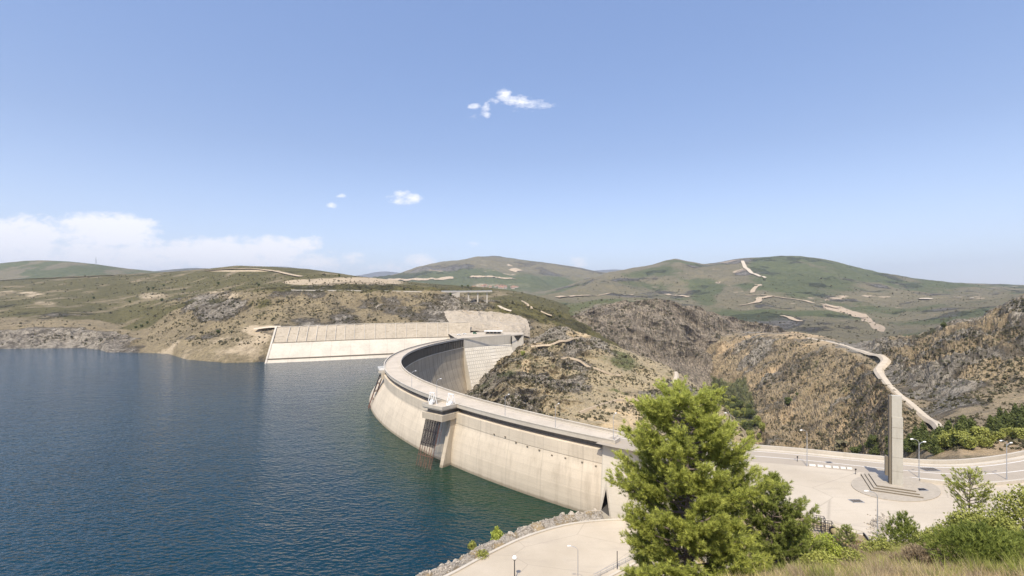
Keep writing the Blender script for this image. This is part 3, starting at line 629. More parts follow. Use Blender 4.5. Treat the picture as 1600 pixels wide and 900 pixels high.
# far platform: light railing instead of a parapet, rack seen edge-on
def facet(t): p = arcpt(np.array([t]), 0, 0)[0]; return Vector((p[0], p[1], 0)), Vector((math.cos(t), math.sin(t), 0))
best = min(np.linspace(thA, thB, 600), key=lambda t: (lambda p: abs(800+p[0]*F/p[1]-601)+abs(YH+39*F/p[1]-574))(arcpt(np.array([t]), 0, 0)[0]))
pf, nf = facet(best); sf = Vector((-nf.y, nf.x, 0))
m = MB(); q = [pf-sf*4-nf*.3, pf+sf*4-nf*.3, pf+sf*4+nf*3.2, pf-sf*4+nf*3.2]
ch(MB().prism(q, -1.5, -.1).build('platform_slab', m_par), dam)
ch(MB().prism([p-nf*1.5 if i > 1 else p for i, p in enumerate(q)], -5, -1.5).build('platform_body', m_dam), dam)
m = MB()
for a, b in ((q[1], q[2]), (q[2], q[3]), (q[3], q[0])):
    for z in (.35, .75, 1.15): m.bar(a+Vector((0,0,z)), b+Vector((0,0,z)), .12)
    for k in range(6): m.bar(a+(b-a)*k/5+Vector((0,0,-.1)), a+(b-a)*k/5+Vector((0,0,1.2)), .12)
ch(m.build('platform_railing', m_white), dam)
make_rack(pf-sf*3+Vector((0,0,-3)), nf, sf, 6.0, -3, ZW-1.5, 2.2, float(fW(np.array([best]))[0])+1.6, 'narrow rusty trash rack seen edge-on at the outermost bulge of the dam')

# ------------------------------------------------------------------ near abutment: retaining wall down to the shore road
pe = arcpt(np.array([thB]), 0, 0)[0]; pE = Vector((pe[0], pe[1], 0)); thE = thB-.012; pq = arcpt(np.array([thE]), 0, 0)[0]; pQ = Vector((pq[0], pq[1], 0)); nQ = Vector((math.cos(thE), math.sin(thE), 0)); tv = Vector((-math.sin(thB), math.cos(thB), 0))
tv = tv if tv.x > 0 else -tv; nE = Vector((math.cos(thB), math.sin(thB), 0))
print('end of crest', pE, tv, nE)
foot = W(985, 812, -18.5)
ab = empty('abutment_wall', (foot.x, foot.y, -18.5)); tag(ab, 'tall pale concrete retaining wall between the dam end and the big pine, with a dark triangular niche at its foot', 'retaining wall')
wf = float(fW(np.array([thB]))[0])
wq = float(fW(np.array([thE]))[0])
top = [pQ+nQ*.45, pE+nE*.4, pE+tv*9+nE*.3, pE+tv*22+nE*6, pE+tv*34+nE*16, Vector((60,82,0))]
bot = [pQ+nQ*(wq+1.4), pE+nE*(wf+.9), pE+tv*6+nE*(wf-.5), pE+tv*17+nE*(wf+3), pE+tv*28+nE*(wf+13), Vector((54,76,0))]
def wallgrid(top, bot, z0, z1, nz=14, nx=40):
    def res(P, n):
        P = np.array([tuple(p)[:2] for p in P]); s = np.r_[0, np.cumsum(np.linalg.norm(np.diff(P, axis=0), axis=1))]; t = np.linspace(0, s[-1], n)
        return np.stack([np.interp(t, s, P[:, 0]), np.interp(t, s, P[:, 1])], 1), t
    a, ta = res(top, nx); b, tb = res(bot, nx); v = []; uv = []
    for k in range(nz):
        u = k/(nz-1); z = z0+(z1-z0)*u; q = a*(1-u)+b*u; v.append(np.c_[q, np.full(nx, z)]); uv.append(np.c_[ta, np.full(nx, z)])
    return np.stack(v), np.stack(uv)
v, uv = wallgrid(top, bot, -.06, -24, nz=60, nx=140)
fc = grid_faces(60, 140)
WT = BVHTree.FromPolygons([tuple(p) for p in v.reshape(-1, 3)], [tuple(f) for f in fc])
def onwall(px, py):
    d = WD(px, py, 1)-Vector((0,0,HC)); loc = WT.ray_cast(Vector((0,0,HC)), d.normalized())[0]
    return loc if loc is not None else WD(px, py, 130)
tri = [onwall(947,764), onwall(939.5,797), onwall(952.5,807)]; tc_ = (tri[0]+tri[1]+tri[2])/3
nW = (tri[1]-tri[0]).cross(tri[2]-tri[0]).normalized(); nW = nW if nW.y < 0 else -nW
big_ = [tc_+(p-tc_)*1.25 for p in tri]
def barin(P, q):
    a, b, c = P; n = (b-a).cross(c-a); s = [n.dot((b-a).cross(q-a)), n.dot((c-b).cross(q-b)), n.dot((a-c).cross(q-c))]
    return min(s) > 0
V3 = v.reshape(-1, 3); cen = V3[fc].mean(1)
keep = np.array([not (abs((Vector(c)-tc_).dot(nW)) < 2 and (Vector(c)-tc_).length < 12 and barin(big_, Vector(c))) for c in cen])
o = npmesh('wall_face', V3, fc[keep], m_block, uv=uv.reshape(-1, 2)); ch(o, ab)
m = MB(); fr = [tc_+(p-tc_)*1.55+nW*.06 for p in tri]; ins = [p+nW*.06 for p in tri]
m.add(fr+ins, [(i,(i+1)%3,3+(i+1)%3,3+i) for i in range(3)]); ch(m.build('niche_surround', m_block), ab)
m = MB(); back = [p-nW*7+Vector((0,0,1.5)) for p in tri]; m.add(ins+back, [(i,(i+1)%3,3+(i+1)%3,3+i) for i in range(3)]+[(3,4,5)]); ch(m.build('niche', m_niche_shade), ab)
m = MB()
for i in (1,2,3): m.bar(top[i]+Vector((0,0,-.35)), top[i+1]+Vector((0,0,-.35)), 1.1, .65)
ch(m.build('cornice', m_par), ab)
m = MB(); m.bar(pE+nE*.4+tv*.3+Vector((0,0,.45)), pE-nE*3.2+tv*.3+Vector((0,0,.45)), .5, 1.1); ch(m.build('end_parapet', m_par), dam)
# ------------------------------------------------------------------ water, plaza, shore road, near hill
pts = [Vector((-3000,-100,ZW)), Vector((40,-100,ZW)), Vector((36,100,ZW)), Vector((22,136,ZW))]
for t in np.linspace(thB, thA, 60):
    p = arcpt(np.array([t]), float(fW(np.array([t]))[0])-3.0, ZW)[0]; pts.append(Vector(p))
pts += [Vector((-40,620,ZW)), Vector((-3000,900,ZW))]
m = MB(); m.v = [tuple(p) for p in pts]; m.f = [tuple(range(len(pts)))]
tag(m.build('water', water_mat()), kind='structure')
g = MB(); g.add([(-30000,-30000,-112),(30000,-30000,-112),(30000,30000,-112),(-30000,30000,-112)], [(0,1,2,3)])
tag(g.build('ground', mat_mount), kind='structure')

def spline(pts, n):
    P = np.array([tuple(p) for p in pts], float); k = len(P); t = np.linspace(0, k-1, n); out = []
    for q in t:
        i = min(int(q), k-2); f = q-i; p0 = P[max(i-1, 0)]; p1 = P[i]; p2 = P[i+1]; p3 = P[min(i+2, k-1)]
        out.append(Vector(.5*((2*p1)+(-p0+p2)*f+(2*p0-5*p1+4*p2-p3)*f*f+(-p0+3*p1-3*p2+p3)*f**3)))
    return out
PAR = [arcpt(np.array([thB-.02]), .3, 0, 'D')[0], arcpt(np.array([thB]), .3, 0, 'D')[0]]+[W(*p, 1.0) for p in ((1020,683),(1080,688),(1140,692),(1200,696),(1260,701),(1320,707),(1385,713),(1440,717.5),(1490,718),(1540,714),(1590,706),(1640,694),(1700,676),(1780,650))]
PAR = [Vector((p[0], p[1], 0)) for p in PAR]; PARs = spline(PAR, 140)
# near hillside, shore road platform and bank in one height sheet (world grid)
KERB = [W(150,1150,-18), W(330,1060,-18), W(480,990,-18), W(580,950,-18), W(640,925,-18), W(700,900,-18), W(760,868,-18), W(820,840,-18), W(880,822,-18), W(930,815,-18), W(985,813,-18), W(1040,822,-18)]
KX = np.array([p.x for p in KERB]); KY = np.array([p.y for p in KERB])
xs = np.arange(-70, 175, .5); ys = np.arange(-12, 150, .5); X, Y = np.meshgrid(xs, ys)
u = X/np.maximum(Y, 6)
topk = np.interp(u, [-.3,.0,.25,.52,.60,.72,.85,1.0,1.3], [27,27,27,27,27,27,27,27,27])   # height of the slope 22 m out
kk = np.interp(u, [-.3,.25,.48,.58,.66,.8,1.0,1.3], [.66,.66,.60,.535,.525,.485,.46,.44])
Z = np.where(Y < 22, 38.4-(38.4-topk)*(np.clip(Y, 0, 22)/22)**.7, topk-kk*(Y-22))
Z = np.where(u < .40, np.minimum(Z, 36-.62*Y-.0*X), Z)
Z += 1.0*fbm(X, Y, 9, 5)*sstep(0, 20, Y)
ky = np.interp(X, KX, KY); dist = Y-ky                        # beyond the kerb: berm, then down into the water
berm = -18.2+.55*np.exp(-((dist-3.2)/2.2)**2)-np.clip(dist-5, 0, 99)*.75+ .9*fbm(X, Y, 3.2, 5, ridged=True)*sstep(.5, 2, dist)
shelf = np.where(dist < .2, -18.25, berm)
plz = (X > 46)
Z = np.where(plz, np.maximum(Z, -.6), np.maximum(Z, shelf))
Z = np.where((~plz) & (Y > 140), -24, Z)
PX_ = np.array([p.x for p in PARs]); PY_ = np.array([p.y for p in PARs]); o_ = np.argsort(PX_); yp = np.interp(X, PX_[o_], PY_[o_])
Z = np.where(plz & (Y > yp-.6), -1.5-(Y-yp+.6)*1.6, Z); Z = np.where((~plz) & (Y > 118) & (X > 24), np.minimum(Z, -19-(X-24)*0-(Y-118)*.4), Z)
cov = np.zeros(X.shape+(4,)); cov[..., 3] = 1
onb = (dist > .3) & (~plz)
cov[..., 0] = np.where(onb, .55+.5*fbm(X, Y, 3, 4), .12+.3*fbm(X, Y, 8, 4)); cov[..., 1] = np.where(onb, .05, .22+.5*fbm(X+60, Y, 10, 4)); cov[..., 2] = np.where(onb, .35, .3+.5*fbm(X, Y+50, 7, 4))
mat_hillside = land('dry_hillside', fs=.12, tan=(.40,.31,.17), soil=(.27,.20,.12), green=(.10,.11,.04), greenB=(.17,.16,.06), bare=(.46,.37,.25), rockA=(.22,.19,.155), rockB=(.48,.43,.36), spk=.35, bumpd=.8)
v = np.stack([X, Y, Z], -1)
npmesh('near_hillside', v.reshape(-1, 3), grid_faces(*X.shape), mat_hillside, smooth=True, col=cov.reshape(-1, 4)); tag(bpy.data.objects['near_hillside'], kind='structure')
HB = BVHTree.FromPolygons([tuple(p) for p in v.reshape(-1, 3)], [tuple(f) for f in grid_faces(*X.shape)])
def hg(x, y):
    l = HB.ray_cast(Vector((x, y, 500)), Vector((0,0,-1)))[0]; return l.z if l is not None else 0.0
def hhit(px, py):
    d = WD(px, py, 1)-Vector((0,0,HC)); return HB.ray_cast(Vector((0,0,HC)), d.normalized())[0]
# shore road: sheet inside the kerb line, kerb in front of the berm
def ribbon(line, wid, z=None, off=0.0):
    """flat band along a polyline of Vectors"""
    L = []; Rr = []
    for i, p in enumerate(line):
        d = (line[min(i+1, len(line)-1)]-line[max(i-1, 0)]); d.z = 0; d.normalize(); n = Vector((-d.y, d.x, 0))
        w = wid[i] if hasattr(wid, '__len__') else wid
        L.append(p+n*(w/2+off)); Rr.append(p-n*(w/2-off))
    return L, Rr
m_plaza = NT('plaza_paving'); t = m_plaza
big = t.noise(.05, 5, .6); fine = t.noise(3, 6, .7); st = t.noise(.25, 5, .7, vec=t.mapped((.35,1.4,1)))
c = t.mix(t.ramp(big, [(.35,0.0),(.65,1.0)]), (.42,.355,.265), (.50,.43,.33)); c = t.mix(t.math('MULTIPLY', t.ramp(st, [(.52,0.0),(.7,1.0)]), .35), c, (.33,.285,.23)); c = t.mix(t.math('MULTIPLY', t.ramp(fine, [(.3,1.0),(.5,0.0)]), .2), c, (.28,.24,.20))
ed = t.voro(.045, vec=t.mapped((1,1.6,1), (0,0,R(25))), feat='DISTANCE_TO_EDGE', rnd=.55); c = t.mix(t.math('MULTIPLY', t.ramp(ed, [(0,1.0),(.008,0.0)]), .45), c, (.25,.21,.165))
t.color(c); t.bump(fine, .2, .05); m_plaza = t.m
K = spline(KERB, 60)
m = MB(); n = len(K); inner = [Vector((p.x*.9+7, p.y-32, -18.0)) for p in K]
vs = [Vector((p.x, p.y, -18.0)) for p in K]+inner; m.add(vs, [(i, i+1, n+i+1, n+i) for i in range(n-1)])
m.build('shore_road', m_plaza); tag(bpy.data.objects['shore_road'], kind='structure')
def kerbmesh(line, w, z0, z1, name, mat, off=0):
    L, Rr = ribbon(line, w, off=off); n = len(line)
    vs = [Vector((p.x,p.y,z0)) for p in L]+[Vector((p.x,p.y,z1)) for p in L]+[Vector((p.x,p.y,z1)) for p in Rr]+[Vector((p.x,p.y,z0)) for p in Rr]
    fs = [(k*n+i, k*n+i+1, (k+1)*n+i+1, (k+1)*n+i) for k in range(3) for i in range(n-1)]+[(0,n,2*n,3*n),(n-1,4*n-1,3*n-1,2*n-1)]
    return MB().add(vs, fs).build(name, mat)
tag(kerbmesh(K, .7, -18.4, -17.7, 'shore_kerb', m_par), 'low pale concrete kerb curving along the outer edge of the shore road', 'kerb')

# plaza and main road at crest level
pz = [pE+Vector((0,0,0)), pE+tv*9, pE+tv*22+nE*6, pE+tv*34+nE*16, Vector((60,82,0)), Vector((52,60,0)), Vector((170,60,0)), Vector((320,150,0)), Vector((300,210,0))]
inside = [Vector((p.x, p.y, 0)) for p in PARs[4:]][::-1]
rd0 = arcpt(np.array([thB]), 0, 0, 'D')[0]
poly = [Vector((p.x, p.y, 0)) for p in pz]+inside+[Vector((rd0[0], rd0[1], 0))]
def flat(poly, z, name, mat):
    m = MB(); m.v = [(p[0], p[1], z) for p in poly]; m.f = [tuple(range(len(poly)))]
    o = m.build(name, mat)
    import bmesh
    b = bmesh.new(); b.from_mesh(o.data); bmesh.ops.triangulate(b, faces=b.faces[:]); bmesh.ops.recalc_face_normals(b, faces=b.faces[:])
    b.normal_update()
    if sum(f.normal.z for f in b.faces) < 0: bmesh.ops.reverse_faces(b, faces=b.faces[:])
    b.to_mesh(o.data); b.free(); return o
tag(flat(poly, -.03, 'plaza', m_plaza), kind='structure')
def strip(line, o1, o2, z, name, mat):
    a, _ = ribbon(line, 0, off=o1); b, _ = ribbon(line, 0, off=o2); n = len(line)
    vs = [Vector((p.x,p.y,z)) for p in a]+[Vector((p.x,p.y,z)) for p in b]
    o = MB().add(vs, [(i, n+i, n+i+1, i+1) if o2 < o1 else (i, i+1, n+i+1, n+i) for i in range(n-1)]).build(name, mat)
    return o
rl = PARs[5:]
tag(strip(rl, -2.0, -11.5, -.024, 'main_road', m_asph), kind='structure')
for o_, a in ((-2.4, 5), (-6.6, 30), (-11.2, 70)):
    tag(strip(PARs[a:], o_, o_-.22, -.018, 'road_marking', m_line), kind='structure')
tag(kerbmesh(rl, .5, -3.0, .95, 'road_parapet', m_par), 'long low concrete parapet running along the gorge side of the road beyond the plaza', 'parapet wall')
tag(kerbmesh(rl, 1.2, -.2, .10, 'pavement', m_par, off=-1.1), kind='structure')
# low wall on the near side of the road, right of the monument
LW = spline([W(1437,748,.6), W(1480,752,.6), W(1530,754,.6), W(1580,751,.6), W(1640,742,.6), W(1720,725,.6)], 40)
tag(kerbmesh(LW, .5, -.6, .65, 'low_wall', m_par), 'low concrete wall between the plaza and the road, right of the tall monument', 'wall')

# haze: one closed box of even air
if HAZE:
    hz = MB(); hz.box((0, 7400, 440), (24000, 17400, 1120+14)); o = hz.build('haze', None); tag(o, kind='stuff')
    hm = bpy.data.materials.new('haze_air'); hm.use_nodes = True; nt = hm.node_tree; nt.nodes.clear()
    po = nt.nodes.new('ShaderNodeOutputMaterial'); pv = nt.nodes.new('ShaderNodeVolumePrincipled')
    pv.inputs['Color'].default_value = (.86,.91,1,1); pv.inputs['Density'].default_value = HAZE; pv.inputs['Anisotropy'].default_value = .2
    nt.links.new(pv.outputs[0], po.inputs['Volume']); o.data.materials.append(hm)
    o.visible_shadow = True
# ------------------------------------------------------------------ far abutment, revetment, sprayed slope
LB = ('left_bank',)
def quad_face(P0, P1, P2, P3, nu, nv, rough=0.0, sc=3.0):
    """bilinear patch P0-P1 (top) to P3-P2 (bottom)"""
    a = np.linspace(0, 1, nu)[None, :, None]; b = np.linspace(0, 1, nv)[:, None, None]
    P0, P1, P2, P3 = (np.array(tuple(p)) for p in (P0, P1, P2, P3))
    v = (P0*(1-a)+P1*a)*(1-b)+(P3*(1-a)+P2*a)*b
    L = np.linalg.norm(P1-P0)
    uv = np.stack([np.broadcast_to(a[..., 0]*L, v.shape[:2]), v[..., 2]], -1)
    if rough:
        n = np.cross(P1-P0, P3-P0); n = n/np.linalg.norm(n); n = n if n[1] < 0 else -n
        v = v+n*(rough*fbm(v[..., 0]+v[..., 2]*.3, v[..., 2]*1.7+v[..., 1], sc, 5, ridged=True))[..., None]
    return v, uv
def put_patch(name, v, uv, mat, parent=None):
    o = npmesh(name, v.reshape(-1, 3), grid_faces(*v.shape[:2]), mat, uv=uv.reshape(-1, 2))
    return ch(o, parent) if parent else o
E0 = arcpt(np.array([thA]), 0, 0, 'D')[0]; E0 = Vector((E0[0], E0[1], 0)); E1 = W(798, 523.8, 0)
bk = empty('thrust_block', tuple(E0)); tag(bk, 'stepped concrete thrust block at the far end of the dam with a v-shaped notch', 'dam abutment')
dn = Vector((.27,-.72,-1.0))
v, uv = quad_face(E0+Vector((0,0,.9)), E1+Vector((0,0,.9)), E1+Vector((0,-.2,-9)), E0+Vector((0,-.2,-9)), 30, 4); put_patch('upper_band', v, uv, m_block, bk)
tE = (E1-E0).normalized(); nb_ = Vector((tE.y, -tE.x, 0))
a, b = E0+Vector((0,0,-9))+nb_*.8, E1+Vector((0,0,-9))+nb_*.8
v, uv = quad_face(a, b, b+dn*75, a+dn*75, 60, 50, rough=.0); 
st = np.floor(-v[..., 2]/3.0)*.0
put_patch('stepped_face', v, uv, m_block, bk)
v, uv = quad_face(E0+nb_*.0, a, a+dn*75, E0+Vector((-6,6,-75)), 4, 30)
put_patch('side_face', v, uv, m_block, bk)
m = MB()
for i, f_ in enumerate(np.linspace(.04, .96, 24)):
    p = a+(b-a)*f_; 
    if .5 < f_ < .62: continue
    m.bar(p+nb_*.3-Vector((0,0,1)), p+dn*(52-28*f_)+nb_*.3, .9, 1.2)
ch(m.build('face_ribs', m_block), bk)
m = MB()
for z in np.arange(-12, -60, -3.0):
    k = (-9-z); p = a+dn*k; q = a+(b-a)*.9+dn*k
    m.bar(p+nb_*.1, q+nb_*.1, .35)
ch(m.build('lift_ledges', m_block), bk)
m = MB(); q = [E0+Vector((0,0,0)), E1, E1+Vector((2,44,0)), E0+Vector((-26,52,0))]
# notch: two wing walls beside an open V with a dark deck across it
n1 = W(800, 524, 0); n2 = W(818, 523.5, 0)
m = MB(); t_ = (n2-n1); 
m.add([n1+Vector((0,0,.6)), n1+t_*.1+Vector((0,0,.6)), n1+t_*.5+Vector((0,-1,-7)), n1+t_*.9+Vector((0,0,.6)), n2+Vector((0,0,.6)), n2+Vector((0,-4,-22)), n1+Vector((0,-8,-30))], [(0,1,2,6),(2,3,4,5),(2,5,6)])
ch(m.build('notch_wall', m_block), bk)
m = MB(); m.add([n1+t_*.0+Vector((0,5,.2)), n2+Vector((0,5,.2)), n2+Vector((0,4,-9)), n1+Vector((0,4,-9))], [(0,1,2,3)]); ch(m.build('notch_back', m_damdk), bk)
ter = [arcpt(np.array([thA]), .3, 0, 'U')[0]+np.array([0,0,0]), E0, E1, n2, W(818,519.5,0), W(760,518,0), W(716,518.5,0), W(700,521,0)]
tag(flat([Vector(tuple(p)) for p in ter], -.04, 'terrace', m_plaza), kind='structure')
o = MB().bar(E0+Vector((0,-.1,.5)), n2+Vector((0,-.1,.5)), .45, 1.0).build('terrace_parapet', m_par); ch(o, bk)

# revetment
m_rlow = concrete('revetment_slab', (.55,.485,.385), lift=3.2, joint=17, stain=.55, streak=(1,1,.3))
m_rup = concrete('sprayed_rock_concrete', (.41,.345,.255), stain=.9, streak=(1,1,.5))
tl = [(412,567.5),(500,563.5),(600,558.5),(700,553.2),(740,551.5)]
rv = empty('concrete_revetment', tuple(W(560,560,ZW))); tag(rv, 'long sloping pale concrete bank lining along the far shore with a grey upper half', 'revetment')
def rvp(px, f_):     # f_: 0 water line, 1 top
    yb = np.interp(px, [p[0] for p in tl], [p[1] for p in tl]); p = W(px, yb+1.5, ZW-1); yt = np.interp(px, [430,500,560,640,710,740], [513.5,511,509,507.3,506.3,506]); d = np.interp(px, [420,710,740], [490,549,556])
    t = WD(px+16*(1 if px < 430 else max(0, (560-px)/130)), yt-.8, d); return p*(1-f_)+t*f_
pxs = np.linspace(417, 735, 90)
for nm, f0, f1, mt, off, rg in (('lower_face', -.25, .52, m_rlow, 1.6, .0), ('upper_face', .52, 1.0, m_rup, .9, .35)):
    v = np.array([[tuple(rvp(px, f_)+Vector((0,-off,off))) for px in pxs] for f_ in np.linspace(f1, f0, 26)])
    if rg: v = v+np.array([0,-.7,.7])*rg*(fbm(v[...,0], v[...,2]*2, 5, 5, ridged=True))[..., None]*2
    s = (v[0,:,0]-v[0,0,0]); uv = np.stack([np.broadcast_to(s, v.shape[:2]), v[..., 2]], -1)
    put_patch(nm, v, uv, mt, rv)
m = MB(); v = [rvp(px, .52)+Vector((0,-1.7,1.7)) for px in pxs]; m.tube(v, .45, 6); ch(m.build('bench_kerb', m_damdk), rv)
m = MB(); v = [rvp(px, 0.075)+Vector((0,-1.9,1.9)) for px in pxs]; m.tube(v, .7, 6); ch(m.build('toe_beam', m_damdk), rv)
m = MB(); v = [rvp(px, 1)+Vector((0,-1.0,1.3)) for px in pxs]; m.tube(v, .45, 6); ch(m.build('top_kerb', m_par), rv)
ch(MB().bar(rvp(417, -.1)+Vector((0,-1.8,1.8)), rvp(417, 1)+Vector((0,-1.8,1.8)), 1.6, .8).build('edge_stair', m_par), rv)
for px in np.linspace(440, 700, 17):
    ch(MB().bar(rvp(px, .53)+Vector((0,-1.5,1.5)), rvp(px, .99)+Vector((0,-1.5,1.5)), .55).build('rib', m_par), rv)
def inpoly(x, y, P):
    c = False; n = len(P)
    for i in range(n):
        x1, y1 = P[i]; x2, y2 = P[i-1]
        if (y1 > y) != (y2 > y) and x < (x2-x1)*(y-y1)/(y2-y1)+x1: c = not c
    return c
def drape_poly(name, P, step, only, mat, lift, rough=0, sc=5):
    xs_ = np.arange(min(p[0] for p in P), max(p[0] for p in P)+step, step); ys_ = np.arange(min(p[1] for p in P), max(p[1] for p in P)+step*.4, step*.4)
    idx = {}; vs = []; 
    for j, y in enumerate(ys_):
        for i, x in enumerate(xs_):
            if inpoly(x, y, P):
                h_ = hit(x, y, only)
                if h_ is None: continue
                r_ = rough*float(fbm(h_.x+h_.z*.5, h_.z*2+h_.y*.3, sc, 5, ridged=True)) if rough else 0
                idx[(i, j)] = len(vs); vs.append(h_+Vector((0,-lift-r_,lift+r_)))
    fs = [(idx[(i,j)], idx[(i+1,j)], idx[(i+1,j+1)], idx[(i,j+1)]) for (i, j) in idx if (i+1,j) in idx and (i+1,j+1) in idx and (i,j+1) in idx]
    fs = [f for f in fs if max((vs[a]-vs[b]).length for a in f for b in f) < 40]
    return MB().add(vs, fs).build(name, mat)
m_spray = concrete('sprayed_slope_concrete', (.38,.32,.24), stain=.95, streak=(1,1,.7))
o = drape_poly('sprayed_slope', [(692,487),(720,485.5),(770,488),(812,494),(824,500),(828,512),(829,529),(800,523),(760,519),(712,519),(703,509),(696,498)], 1.6, LB, m_spray, .9, 1.1, 7)
tag(o, 'pale grey sprayed-concrete rock slope rising behind the far end of the dam', 'rock slope')

# tracks draped over the hills
m_track = plain('pale_dirt_track', (.50,.42,.31), .95, var=.12, scale=.2)
m_track2 = plain('ochre_dirt', (.41,.32,.215), .95, var=.2, scale=.1)
def track(line, w, mat=m_track, only=None, lift=.35, name='dirt_track', n=None):
    P = [hit(x, y, only) for x, y in line]; P = [p for p in P if p is not None]
    if len(P) < 2: return
    L = sum((P[i+1]-P[i]).length for i in range(len(P)-1)); n = n or max(8, min(300, int(L/2)))
    A_ = np.array([tuple(p) for p in P]); sl = np.r_[0, np.cumsum(np.linalg.norm(np.diff(A_, axis=0), axis=1))]; tt_ = np.linspace(0, sl[-1], n)
    A_ = np.stack([np.interp(tt_, sl, A_[:, k]) for k in range(3)], 1); kw = max(1, n//(len(P)*2)); kr = np.ones(2*kw+1)/(2*kw+1)
    A_ = np.stack([np.convolve(np.pad(A_[:, k], kw, mode='reflect', reflect_type='odd'), kr, 'valid') for k in range(3)], 1); S_ = [Vector(p) for p in A_]; rows = []
    ws = np.interp(np.linspace(0, 1, n), np.linspace(0, 1, len(w)), w) if hasattr(w, '__len__') else [w]*n
    for i, p in enumerate(S_):
        d = S_[min(i+1, n-1)]-S_[max(i-1, 0)]; d.z = 0; d.normalize(); q = Vector((-d.y, d.x, 0)); z = []
        for k in (-1.0,-.5,-.25,0,.25,.5,1.0):
            c = p+q*ws[i]*k; g_ = ground(c.x, c.y, only); z.append((c.x, c.y, g_ if g_ is not None else p.z))
        za = sum(a[2] for a in z)/7
        rows.append([(a[0], a[1], max(a[2], za if abs(a[2]-za) < 3 else a[2])+lift) for a in z])
    v = np.array(rows); zt = v[..., 2].max(1); q_ = max(2, n//40)
    if L < 600 and lift < .9:
        zt = np.array([zt[max(0, i-q_):i+q_+1].max() for i in range(n)]); zt = np.convolve(np.pad(zt, q_, mode='edge'), np.ones(2*q_+1)/(2*q_+1), 'valid'); v[..., 2] = zt[:, None]; v[:, 0, 2] -= 1.6; v[:, -1, 2] -= 1.6
    o = npmesh(name, v.reshape(-1, 3), grid_faces(*v.shape[:2]), mat); tag(o, kind='structure')
    if sum(p.normal.z for p in o.data.polygons) < 0: o.data.flip_normals()
    return o
RB = ('right_bank',); NB = ('spur',); M3 = ('green_mountain',); M2 = ('village_mountain',)
track(ROAD_R, [2.2,2.6,2.8,2.9,3.2,3.8,3.3,3.2,3.2,3,2.8,2.8], only=RB, lift=.3)
track([(806,538),(830,541),(860,540),(882,536),(905,527)], 1.7, m_track2, NB)
track([(850,505),(862,510),(870,514)], 9, m_track, NB)
track([(870,560),(905,570),(940,583),(970,590)], 1.0, m_track2, NB)
track([(1050,576),(1056,583),(1057,591),(1052,602)], 2.6, m_track, NB, lift=.2)
track([(905,645),(930,636),(960,626),(985,624)], 1.2, m_track2, NB)
track([(0,438.5),(60,435.5),(120,433.5),(180,430.5)], 8, only=LB, lift=1)
track([(320,423.5),(370,420.5),(420,423),(450,429),(470,433)], 5, m_track2, only=LB, lift=1.2)
track([(400,517),(418,515),(440,512.5)], 4, only=LB)
track([(778,478),(788,483),(800,486.5)], 2, only=LB); track([(815,470),(835,485),(862,496)], 2, m_track2, only=LB)

track([(1160,408),(1163,416),(1172,426),(1186,432),(1196,435)], [8,9,9,8,6], only=M3, lift=3)
track([(1164,462),(1185,461),(1205,463),(1245,468),(1290,477),(1310,482)], [6,6,7,8,9], m_track2, M3, lift=2)
track([(1205,463),(1185,466),(1187,471),(1175,475),(1155,478)], 9, m_track2, M3, lift=2)
track([(1175,458),(1178,452),(1182,448),(1190,445),(1178,445)], 8, m_track2, M3, lift=2)
track([(870,465),(900,463),(940,461),(990,461)], 9, m_track2, M3, lift=2); track([(1040,460),(1065,463),(1090,464)], 12, m_track2, M3, lift=2)
track([(1434,468),(1455,468)], 16, m_track, M3, lift=2)
track([(1490,465),(1502,465.5)], 18, m_track, M3, lift=2); track([(1514,467),(1521,467)], 18, m_track, M3, lift=2)
track([(1222,494),(1235,497),(1250,503)], 7, m_track2, M3, lift=2)
track([(602,439),(640,438),(675,436),(708,434)], 34, m_track2, M2, lift=4); track([(735,433),(770,433),(808,437)], 16, m_track2, M2, lift=4)
track([(800,420),(812,424)], 45, m_track2, M2, lift=4)

# bench road with guard wall, small bridge, pier bridge
deckz = 48.5
def bench(px): return WD(px, np.interp(px, [450,470,560,690,720,768], [452.8,453.6,454.2,456.2,456.3,455.7]), np.interp(px, [450,560,690,768], [640,652,676,684]))
Lr = [bench(px) for px in np.linspace(468, 692, 60)]
m = MB(); 
for i in range(59): m.bar(Lr[i], Lr[i+1], .7, 1.6)
tag(m.build('roadside_wall', m_par), 'thin pale wall along the hillside road left of the pier bridge', 'roadside wall')
br = empty('pier_bridge', tuple(bench(728))); tag(br, 'pale bridge deck standing on tall thin piers on the hillside right of the road wall', 'bridge')
m = MB(); P = [bench(px) for px in (690,705,722,740,755,769)]
for i in range(5): m.bar(P[i], P[i+1], 7, 1.5)
ch(m.build('deck', m_par), br)
for i in range(5):
    o = MB().bar(P[i]+Vector((0,-3.4,1.3)), P[i+1]+Vector((0,-3.4,1.3)), .3, .9).build('railing', m_steel); ch(o, br)
for px in (707,716.5,732,746.5,761):
    p = bench(px); g_ = ground(p.x, p.y, LB) or p.z-20; bot = min(g_-2, HC-((474 if px > 740 else 470 if px > 725 else 464)-YH)*p.y/F)
    o = MB().bar(Vector((p.x, p.y, bot-3)), Vector((p.x, p.y, p.z-.7)), 1.9, 2.4).build('pier', m_par); ch(o, br)
o = MB().box(bench(712)-Vector((0,2,4.5)), (12,2,8)).build('abutment', m_par); ch(o, br)
br2 = empty('short_bridge', tuple(bench(463))); tag(br2, 'small low bridge on two stub piers at the left end of the hillside road', 'bridge')
ch(MB().bar(bench(456), bench(470), 6, 1.3).build('deck', m_par), br2)
for px in (458.5,464,469):
    p = bench(px); ch(MB().bar(p-Vector((0,0,6)), p, 1.6).build('pier', m_par), br2)

